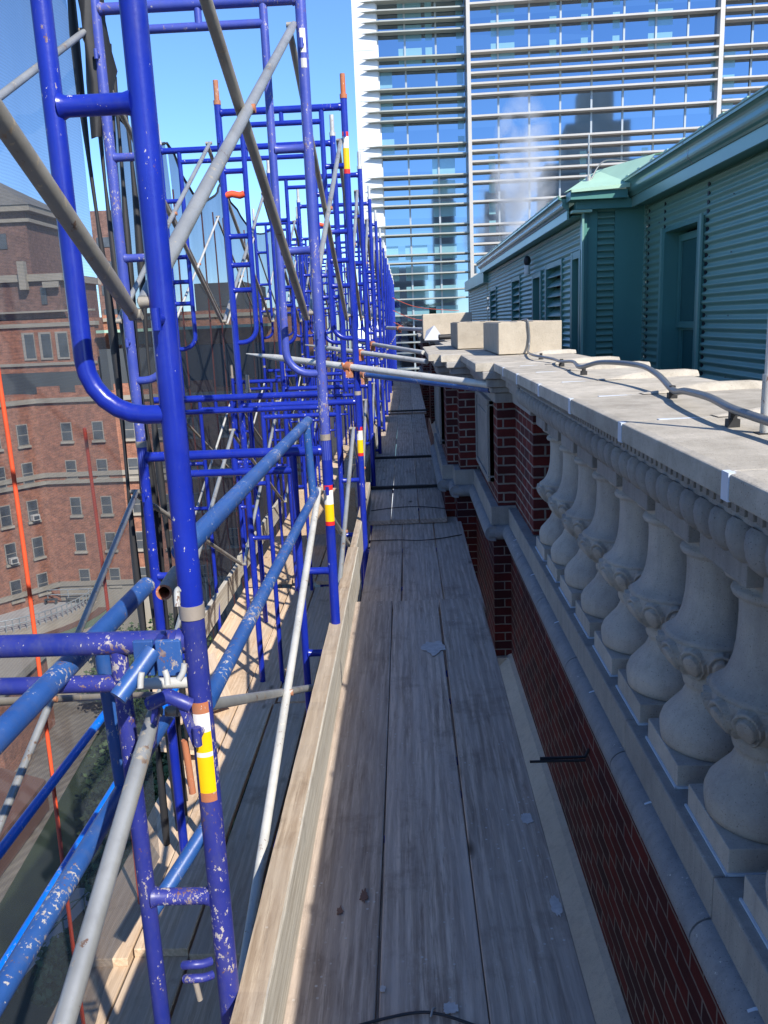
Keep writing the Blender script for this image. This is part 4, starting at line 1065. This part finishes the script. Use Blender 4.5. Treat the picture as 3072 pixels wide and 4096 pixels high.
# =====================================================================
# SURROUNDINGS, LEFT
# =====================================================================
b = MB(); b.add([(-600, -300, -27.3), (600, -300, -27.3), (600, 900, -27.3), (-600, 900, -27.3)], [(0, 1, 2, 3)]); tag(b.build("ground", 'asphalt'), kind="structure")
def mk_yard():
    t = NT("plank_yard"); o = t.obj()
    w = t.n("TexWave", wave_type='BANDS', bands_direction='X'); w.inputs["Scale"].default_value = .55; w.inputs["Distortion"].default_value = 1.0
    t.L(t.mapv(o, (1, 1, 1), (0, 0, R(25))), w.inputs["Vector"])
    k = t.mix(t.ramp(w.outputs[1], [(.2, (0, 0, 0)), (.8, (1, 1, 1))]), (.20, .175, .145), (.26, .23, .19))
    k = t.mix(t.ramp(t.noise(o, .4, 6, .7), [(.4, (0, 0, 0)), (.7, (.6, .6, .6))]), k, (.085, .075, .06))
    return t.base(k, .9)
MT['yard'] = mk_yard()
b = MB(); b.add([(-44, 22, -27.25), (-10, 22, -27.25), (-14, 66, -27.25), (-44, 66, -27.25)], [(0, 1, 2, 3)]); tag(b.build("yard_paving", 'yard'), kind="structure")
b = MB(); b.add([(-21, 24, -27.2), (-4, 24, -27.2), (-10, 78, -27.2), (-25.5, 78, -27.2)], [(0, 1, 2, 3)]); tag(b.build("lawn", 'lawn'), kind="structure")
# building carrying the scaffold (below our roof)
b = MB(); b.box(.66, 16, -6, 27, -27.3, -1.0); tag(b.build("host_building", 'brick'), "red brick building carrying the parapet and the scaffold", "building")

bb = empty("brick_building", (-30, 73, -27), label="large brown brick building with rows of windows and a tower, left behind the netting", cat="building")
inv = Matrix.Translation((30, -73, 27))
def bbuild(b, name, mat, parent=None, bevel=0):
    o = b.build(name, mat, parent or bb, bevel=bevel); 
    if parent is None: o.matrix_parent_inverse = inv
    return o
BY = 73.0; CXL = -32.55
b = MB(); b.box(CXL, -8, BY, BY + 14, -27.3, -3.4)
# left wing turned 50 degrees towards the viewer
wd = Vector((-math.cos(R(52)), -math.sin(R(52)), 0)); wn_ = Vector((-wd.y, wd.x, 0)) * -1
def wing(b, s0, s1, z0, z1, off=0.0, th=10):
    nrm = Vector((math.sin(R(52)), -math.cos(R(52)), 0))
    p0 = Vector((CXL, BY, 0)) + wd * s0 + nrm * off; p1 = Vector((CXL, BY, 0)) + wd * s1 + nrm * off
    q0 = p0 - nrm * th; q1 = p1 - nrm * th
    b.add([(p.x, p.y, z) for z in (z0, z1) for p in (p0, p1, q1, q0)], [(0, 3, 2, 1), (4, 5, 6, 7), (0, 1, 5, 4), (1, 2, 6, 5), (2, 3, 7, 6), (3, 0, 4, 7)])
wing(b, 0, 26, -27.3, -3.4)
bbuild(b, "lower_storeys", 'brick_far')
b = MB(); b.box(-42, -27.4, BY + 2.2, BY + 16, -3.4, 3.0); b.box(-27.4, -8, BY + 4.5, BY + 16, -3.4, 3.2); bbuild(b, "upper_storeys", 'brick_far')
b = MB(); b.box(-43, -30.3, BY + 3.0, BY + 12, 3.1, 7.0); b.box(-45.5, -33.3, BY + 4.5, BY + 14, 7.0, 12.6); bbuild(b, "tower", 'brick_tower')
b = MB(); X0, X1, Y0, Y1 = -46.2, -32.5, BY + 3.8, BY + 14.6
b.add([(X0, Y0, 12.9), (X1, Y0, 12.9), (X1, Y1, 12.9), (X0, Y1, 12.9), ((X0 + X1) / 2, (Y0 + Y1) / 2, 16.8)], [(0, 1, 4), (1, 2, 4), (2, 3, 4), (3, 0, 4)]); bbuild(b, "tower_roof", 'slate')
b = MB()
b.box(-46.1, -32.6, BY + 3.9, BY + 14.5, 12.4, 12.9); b.box(-45.8, -32.9, BY + 4.2, BY + 14.2, 11.5, 11.8)
b.box(-43.4, -29.9, BY + 2.6, BY + 12.4, 6.3, 6.9)
b.box(-33.6, -33.0, BY + 2.2, BY + 2.8, 5.6, 8.0); b.box(-31.6, -30.2, BY + 2.3, BY + 2.58, 5.7, 6.2)
b.box(-42.2, -27.2, BY + 2.0, BY + 3, 2.35, 2.7); b.box(-27.3, -8, BY + 4.3, BY + 5, 2.6, 2.9); b.box(-42, -27.4, BY + 2.1, BY + 3, 3.6, 3.75)
b.box(CXL, -8, BY - .25, BY + .6, -4.15, -3.75); b.box(CXL, -8, BY - .18, BY, -10.75, -10.35); b.box(CXL, -8, BY - .3, BY, -11.35, -11.05)
b.box(CXL, -8, BY - .3, BY, -20.9, -20.5); b.box(-42, -27.4, BY + 2.0, BY + 2.4, -1.0, -.75)
wing(b, 0, 26, -4.15, -3.75, .25, .6); wing(b, 0, 26, -10.75, -10.35, .18, .4); wing(b, 0, 26, -11.35, -11.05, .3, .4); wing(b, 0, 26, -20.9, -20.5, .3, .4)
bbuild(b, "stone_bands", 'far_stone')
b = MB(); b.box(CXL + .01, -8, BY - .12, BY, -27.3, -20.9); bbuild(b, "stone_base", 'far_stone')
# stepped roof parapet pieces
b = MB()
for x in np.arange(-32.3, -9, 3.4): b.box(x, x + 1.9, BY, BY + .35, -3.4, -2.75)
bbuild(b, "roof_parapet", 'brick_far')
b = MB(); b.box(-27.0, -9, BY + 1.6, BY + 4.4, -3.4, .2); b.box(-42, -27.4, BY + 1.2, BY + 2.15, -3.4, -1.6); bbuild(b, "setback_shade", 'dark_and_shade')  # dark grey here paints in the shadow lying over the setback
b = MB(); b.box(-27.0, -12, BY + 1.4, BY + 4.4, 1.6, 1.85); bbuild(b, "green_canopy", 'green_roof')
b = MB()
for x in (-26.4, -24.4, -22, -20): b.box(x, x + 1.3, BY + 4.35, BY + 4.52, .5, 1.6)
bbuild(b, "setback_windows", 'winglass_far')
# windows
def windowat(cx_, cz, rot=None, w=.82, h=1.5, ac=False, parent=bb, pos=None):
    f = MB(); f.box(-w / 2 - .08, w / 2 + .08, -.06, .02, -h / 2 - .05, h / 2 + .08)
    o = f.build("window", 'winframe', bb); o.matrix_parent_inverse = inv
    p = MB(); p.box(-w / 2, w / 2, -.075, -.055, -h / 2, -.04); p.box(-w / 2, w / 2, -.085, -.065, .04, h / 2); p.build("pane", 'winglass_far', o)
    s = MB(); s.box(-w / 2 - .18, w / 2 + .18, -.22, .02, -h / 2 - .28, -h / 2 - .08); s.build("sill", 'far_stone', o)
    if ac:
        s = MB(); s.box(-.33, .33, -.55, -.05, -h / 2, -h / 2 + .5); s.build("air_conditioner", 'ac', o)
        s = MB(); s.box(-.24, .24, -.57, -.54, -h / 2 + .08, -h / 2 + .42); s.build("grille", 'winglass_far', o)
    if rot is None: o.location = (cx_, BY - .01, cz)
    else: o.location = pos; o.rotation_euler = (0, 0, rot)
for c in range(6):
    for r in range(5):
        windowat(-30.10 + 2.80 * c - .0, -6.75 - 3.36 * r)
for c in range(1, 9):
    s = 1.6 + (c - 1) * 2.5
    nrm = Vector((math.sin(R(52)), -math.cos(R(52)), 0))
    for r in range(5):
        p = Vector((CXL, BY, 0)) + wd * s + nrm * .03; windowat(0, 0, R(52), .85, 1.7, ac=((c * 3 + r * 5) % 4 == 1), pos=(p.x, p.y, -6.75 - 3.36 * r))
for x in (-33.4, -31.9, -30.4):
    f = MB(); f.box(x - .55, x + .55, BY + 2.08, BY + 2.2, -.5, 1.9); o = bbuild(f, "window", 'winframe')
    p = MB(); p.box(x - .30, x + .50, BY + 2.04, BY + 2.09, -.3, 1.75); q = p.build("pane", 'winglass_far', o)
f = MB(); f.box(-35.9, -35.2, BY + 4.4, BY + 4.52, 9.3, 10.6); f.box(-32.1, -31.6, BY + 2.9, BY + 3.02, 4.3, 5.8); bbuild(f, "tower_windows", 'winglass_far')
# terrace at the foot of the brick building
te = empty("terrace", (-34, 66, -27), label="pale paved terrace with a railing at the foot of the brick building", cat="terrace")
tinv = Matrix.Translation((34, -66, 27))
def arc(cx_, cy_, r, a0, a1, n=16): return [(cx_ + r * math.cos(R(a0 + (a1 - a0) * i / n)), cy_ + r * math.sin(R(a0 + (a1 - a0) * i / n))) for i in range(n + 1)]
cc = (-38, 71.5)
def poly(pts, z0, z1, name, mat):
    n = len(pts); b = MB(); b.add([(x, y, z0) for x, y in pts] + [(x, y, z1) for x, y in pts], [tuple(range(n, 2 * n)), tuple(reversed(range(n)))] + [(k, (k + 1) % n, (k + 1) % n + n, k + n) for k in range(n)])
    o = b.build(name, mat, te); o.matrix_parent_inverse = tinv; return o
poly(arc(*cc, 9.4, 0, -95) + [(-60, 62), (-60, 71.6)], -27.3, -22.0, "terrace_slab", 'far_stone')
poly(arc(*cc, 8.6, 0, -95) + [(-60, 62.6), (-60, 71.3)], -22.2, -21.99, "paving", 'pave')
poly(arc(*cc, 10.3, 0, -95) + arc(*cc, 9.41, -95, 0), -27.3, -22.6, "red_lane", 'redlane')
poly(arc(*cc, 12.4, 0, -95) + arc(*cc, 10.31, -95, 0), -27.3, -22.7, "green_lane", 'greenlane')
poly(arc(*cc, 12.9, 0, -95) + arc(*cc, 12.41, -95, 0), -27.3, -22.3, "outer_kerb", 'far_stone')
b = MB(); pr = arc(*cc, 8.9, 0, -90, 26)
for z in (-21.4, -20.95): b.tube([(x, y, z) for x, y in pr], .05, 6)
for x, y in pr: b.tube([(x, y, -22), (x, y, -20.95)], .05, 6)
for x in np.arange(-58, -29, 1.9): b.tube([(x, 71.9, -22), (x, 71.9, -20.95)], .05, 6)
for z in (-21.4, -20.95): b.tube([(-59, 71.9, z), (-29.1, 71.9, z)], .05, 6)
o = b.build("railing", 'mull', te); o.matrix_parent_inverse = tinv
for i in range(7):
    x = -30.6 - i * 2.05; o = empty("terrace_bench", (x, 71.0, -22), label="dark bench on the pale terrace, %s from the right" % ordn(i).replace('nearest', 'first'), cat="bench", group="dark benches on the terrace")
    b = MB(); b.box(-.55, .55, -.22, .22, .42, .48); b.build("seat", 'dark_and_shade', o)
    b = MB(); b.box(-.5, -.42, -.2, .2, 0, .42); b.box(.42, .5, -.2, .2, 0, .42); b.build("bench_legs", 'dark_and_shade', o)
# low stone porch and red brick volume at lower left
pg = empty("brick_annex", (-27, 52, -27), label="low red brick annex with a stone cornice below the terrace", cat="building")
pinv = Matrix.Translation((27, -52, 27))
for nm, bx, m in (("wall", (-40, -27.6, 50, 58, -27.3, -21.5), 'brick_far'), ("cornice", (-40.3, -27.2, 49.6, 58, -21.5, -20.9), 'far_stone')):
    b = MB(); b.box(*bx); o = b.build(nm, m, pg); o.matrix_parent_inverse = pinv
rr_ = empty("red_tiled_roof", (-24, 40, -27), label="rust red low roof at the left edge above the yard", cat="roof")
b = MB(); b.add([(-2, -6, 3), (1.0, -6, 2.0), (1.0, 6, 2.0), (-2, 6, 3), (-6, 6, 2), (-6, -6, 2), (1.0, -6, 0), (1, 6, 0)], [(0, 1, 2, 3), (0, 3, 4, 5), (1, 6, 7, 2), (0, 5, 6, 1)])
b.build("roof_slopes", 'redlane', rr_)
# yard furniture: pale benches frames / steps
st_ = empty("stair_ramp", (-18, 33, -27), label="pale concrete ramp with thin green railings in the yard", cat="ramp")
b = MB(); b.add([(-2.6, -5, .3), (-1.2, -5, .3), (1.2, 5, .3), (-.2, 5, .3)], [(0, 1, 2, 3)]); b.build("ramp_slab", 'pave', st_)
b = MB()
for i in range(7):
    t = i / 6; x = -1.1 + 2.4 * t; y = -5 + 10 * t; b.tube([(x, y, 0), (x, y, 1.1)], .04, 6)
    if i < 6: b.tube([(x, y, 1.1), (x + .4, y + 1.667, 1.1)], .04, 6); b.tube([(x - 1.2, y, .5), (x + .2, y + .2, 1.0)], .035, 6)
b.build("ramp_railing", 'greenlane', st_)

# dark buildings far beyond the netting
def far_block(x0, x1, y0, y1, z1, mat, label, bands=None):
    t = empty("distant_building", ((x0 + x1) / 2, y0, -27.3), label=label, cat="building"); iv = Matrix.Translation((-(x0 + x1) / 2, -y0, 27.3))
    b = MB(); b.box(x0, x1, y0, y1, -27.3, z1); o = b.build("wall", mat, t); o.matrix_parent_inverse = iv
    if bands:
        for (bx0, bx1, z) in bands:
            b = MB(); b.box(bx0, bx1, y0 - .1, y0 + .02, z, z + 1.3); o = b.build("window_row", 'winglass_far', t); o.matrix_parent_inverse = iv
far_block(-23, -17.5, 95, 110, 6.5, 'dark_and_shade', "dark grey slab building behind the netting, centre left", [(-21, -18.2, z) for z in (-6, -2.5, 1, 4)])
far_block(-42.5, -39.6, 120, 126, 18, 'brick_tower', "slim brown apartment tower far behind the brick building", [(-42, -40.1, z) for z in np.arange(-6, 14, 3.2)])
far_block(-16, -11.5, 78, 90, 1.2, 'brick_far', "low brown building behind the netting near the centre", [(-15, -12.2, z) for z in (-9, -5.5, -2)])
far_block(-60, -46, 110, 130, 3, 'dark_and_shade', "grey block at the far left horizon", [])

# trees
def tree(x, y, z, h, r, mat, label, n=2600, seed=0, cat="tree", grp="trees below the scaffold", flat=.8):
    o = empty("broadleaf_tree", (x, y, z), label=label, cat=cat, group=grp); rnd = random.Random(seed)
    b = MB(); b.tube([(0, 0, 0), (.1, 0, h * .3), (.05, .1, h * .55)], [.16, .12, .06], 8)
    for k in range(5):
        a = k * 1.3; b.tube([(.05, 0, h * (.35 + .05 * k)), (math.cos(a) * r * .5, math.sin(a) * r * .5, h * (.6 + .04 * k))], [.06, .02], 6)
    b.build("trunk", 'bark', o)
    b = MB(); cl = []
    for k in range(16):
        a = rnd.uniform(0, 6.28); q = rnd.random() ** .6; cl.append((math.cos(a) * r * q * .8, math.sin(a) * r * q * .8, h * (.62 + .3 * rnd.uniform(-1, 1) * flat * (1 - q * .5)), r * rnd.uniform(.25, .5)))
    for k in range(n):
        c = rnd.choice(cl); d = Vector((rnd.gauss(0, 1), rnd.gauss(0, 1), rnd.gauss(0, 1))).normalized() * c[3] * rnd.uniform(.6, 1.1)
        p = Vector(c[:3]) + d; u = Vector((rnd.gauss(0, 1), rnd.gauss(0, 1), rnd.gauss(0, .6))).normalized(); w = u.orthogonal().normalized(); s = rnd.uniform(.10, .24)
        b.add([p - u * s, p + w * s * .6, p + u * s, p - w * s * .6], [(0, 1, 2, 3)])
    b.build("crown", mat, o)
hedge = [(-23.8, 64, 5.0, 2.8), (-20.5, 66, 5.5, 3.0), (-21.8, 59, 4.6, 2.7), (-18.0, 60, 5, 3.0), (-19.6, 54, 4.6, 2.8), (-16, 54, 5, 3), (-17.8, 48.5, 4.4, 2.6), (-14.2, 48, 5, 2.8), (-16.6, 43.5, 4.2, 2.5), (-13, 43, 5, 2.6), (-15.2, 39, 4, 2.3), (-12, 38, 4.6, 2.4), (-13.9, 35, 3.8, 2.1), (-12.8, 31.5, 3.6, 2.0), (-10.5, 34, 4.4, 2.2), (-10, 29.5, 4.2, 2.0), (-15.6, 30.5, 3.2, 1.5), (-9, 45, 5, 2.6), (-12, 56, 5, 3)]
hedge += [(-22.0, 62, 4, 2.4), (-20.2, 56.5, 4, 2.6), (-18.6, 51, 4, 2.4), (-17.2, 46, 4, 2.3), (-15.8, 41.2, 3.6, 2.2), (-14.6, 37, 3.4, 2.0), (-13.6, 33, 3.2, 1.8), (-11.6, 30.8, 4, 1.9), (-12.6, 28, 3.2, 1.8), (-10.8, 26.5, 4, 2.0)]
for i, (x, y, h, r) in enumerate(hedge):
    r *= 1.15
    yl = i % 5 == 3
    tree(x, y, -27.2, h, r, 'leaf2' if yl else 'leaf', "%s %s tree of the row beside the yard, counted from the far end" % (ordn(i).replace('nearest', 'first'), 'yellow green' if yl else 'dark green'), seed=i, grp="trees beside the yard below the scaffold")

# odds and ends at the far end of the walkway
ch = MB(); ch.box(.3, 1.1, 14.0, 14.6, 1.22, 1.62); ch.v = [pk(v) for v in ch.v]; tag(ch.build("vent_box", 'block', bevel=.01), "small tan vent box on the coping at the far end of the walkway", "vent")
b = MB(); b.add([(.30, 13.2, 1.22), (.60, 13.0, 1.22), (.46, 13.3, 1.44), (.34, 13.5, 1.36), (.3, 13.24, 1.2), (.6, 13.04, 1.2), (.46, 13.34, 1.42), (.34, 13.54, 1.34)], [(0, 1, 2, 3), (7, 6, 5, 4), (0, 4, 5, 1), (1, 5, 6, 2), (2, 6, 7, 3), (3, 7, 4, 0)])
b.v = [pk(v) for v in b.v]; tag(b.build("bent_flashing", 'white'), "crumpled white metal flashing on the far parapet", "flashing")
b = MB(); b.tube([(.5, 12.6, 1.27), (1.0, 12.7, 1.27)], .04, 10); b.box(.9, 1.1, 12.5, 12.8, 1.22, 1.30); b.v = [pk(v) for v in b.v]; tag(b.build("roof_drain_pipe", 'black'), "dark pipe piece lying on the far coping", "pipe")
for i in range(3):
    b = MB(); b.tube(smooth_path([(-.33, 25 + i, 2.2 - .35 * i), (.4, 25 + i, 1.9 - .35 * i), (1.6, 25.2 + i, 1.75 - .3 * i)]), .010, 6)
    tag(b.build("red_barrier_tape", 'orange_dull'), ["upper", "middle", "lower"][i] + " red tape strung from the end of the scaffold to the roof", "tape", "red tapes at the end of the scaffold")
# sleeve of orange rags tied on frames
for (x, y, z, lb) in ((xi(2) - W + .07, 5.71, 2.36, "orange rag tied on the third frame's outer rung"), (-.9, 9.95, 2.62, "orange rag tied on a far frame bar")):
    b = MB(); b.tube([(x - .06, y, z), (x - .02, y, z + .008), (x + .03, y, z - .004), (x + .06, y, z + .006)], .022, 8); tag(b.build("orange_rag", 'orange'), lb, "rag")

# ---- steam
def mk_steam():
    m = bpy.data.materials.new("steam"); m.use_nodes = True; t = m.node_tree; t.nodes.remove(t.nodes["Principled BSDF"])
    out = t.nodes["Material Output"]; v = t.nodes.new("ShaderNodeVolumePrincipled"); v.inputs["Color"].default_value = (.95, .95, .95, 1); v.inputs["Anisotropy"].default_value = .1
    tc = t.nodes.new("ShaderNodeTexCoord"); nz = t.nodes.new("ShaderNodeTexNoise"); nz.inputs["Scale"].default_value = .75; nz.inputs["Detail"].default_value = 5; nz.inputs["Distortion"].default_value = .6
    t.links.new(tc.outputs["Object"], nz.inputs["Vector"])
    gr = t.nodes.new("ShaderNodeTexGradient"); gr.gradient_type = 'SPHERICAL'
    mp = t.nodes.new("ShaderNodeMapping"); mp.inputs["Scale"].default_value = (.72, .7, .30); mp.inputs["Rotation"].default_value = (0, R(-22), 0); t.links.new(tc.outputs["Object"], mp.inputs[0]); t.links.new(mp.outputs[0], gr.inputs[0])
    rp = t.nodes.new("ShaderNodeValToRGB"); rp.color_ramp.elements[0].position = .44; rp.color_ramp.elements[1].position = .70; t.links.new(nz.outputs[0], rp.inputs[0])
    mu = t.nodes.new("ShaderNodeMath"); mu.operation = 'MULTIPLY'; t.links.new(rp.outputs[0], mu.inputs[0]); t.links.new(gr.outputs[0], mu.inputs[1])
    m2 = t.nodes.new("ShaderNodeMath"); m2.operation = 'MULTIPLY'; m2.inputs[1].default_value = 4.5; t.links.new(mu.outputs[0], m2.inputs[0])
    t.links.new(m2.outputs[0], v.inputs["Density"]); t.links.new(v.outputs[0], out.inputs["Volume"]); return m
b = MB(); b.box(-3, 3, -1.6, 1.6, -4, 4); o = b.build("steam_plume", mk_steam(), loc=(5.0, 36.0, 7.0)); tag(o, "pale steam plume rising in front of the glass tower", "steam", kind="stuff")
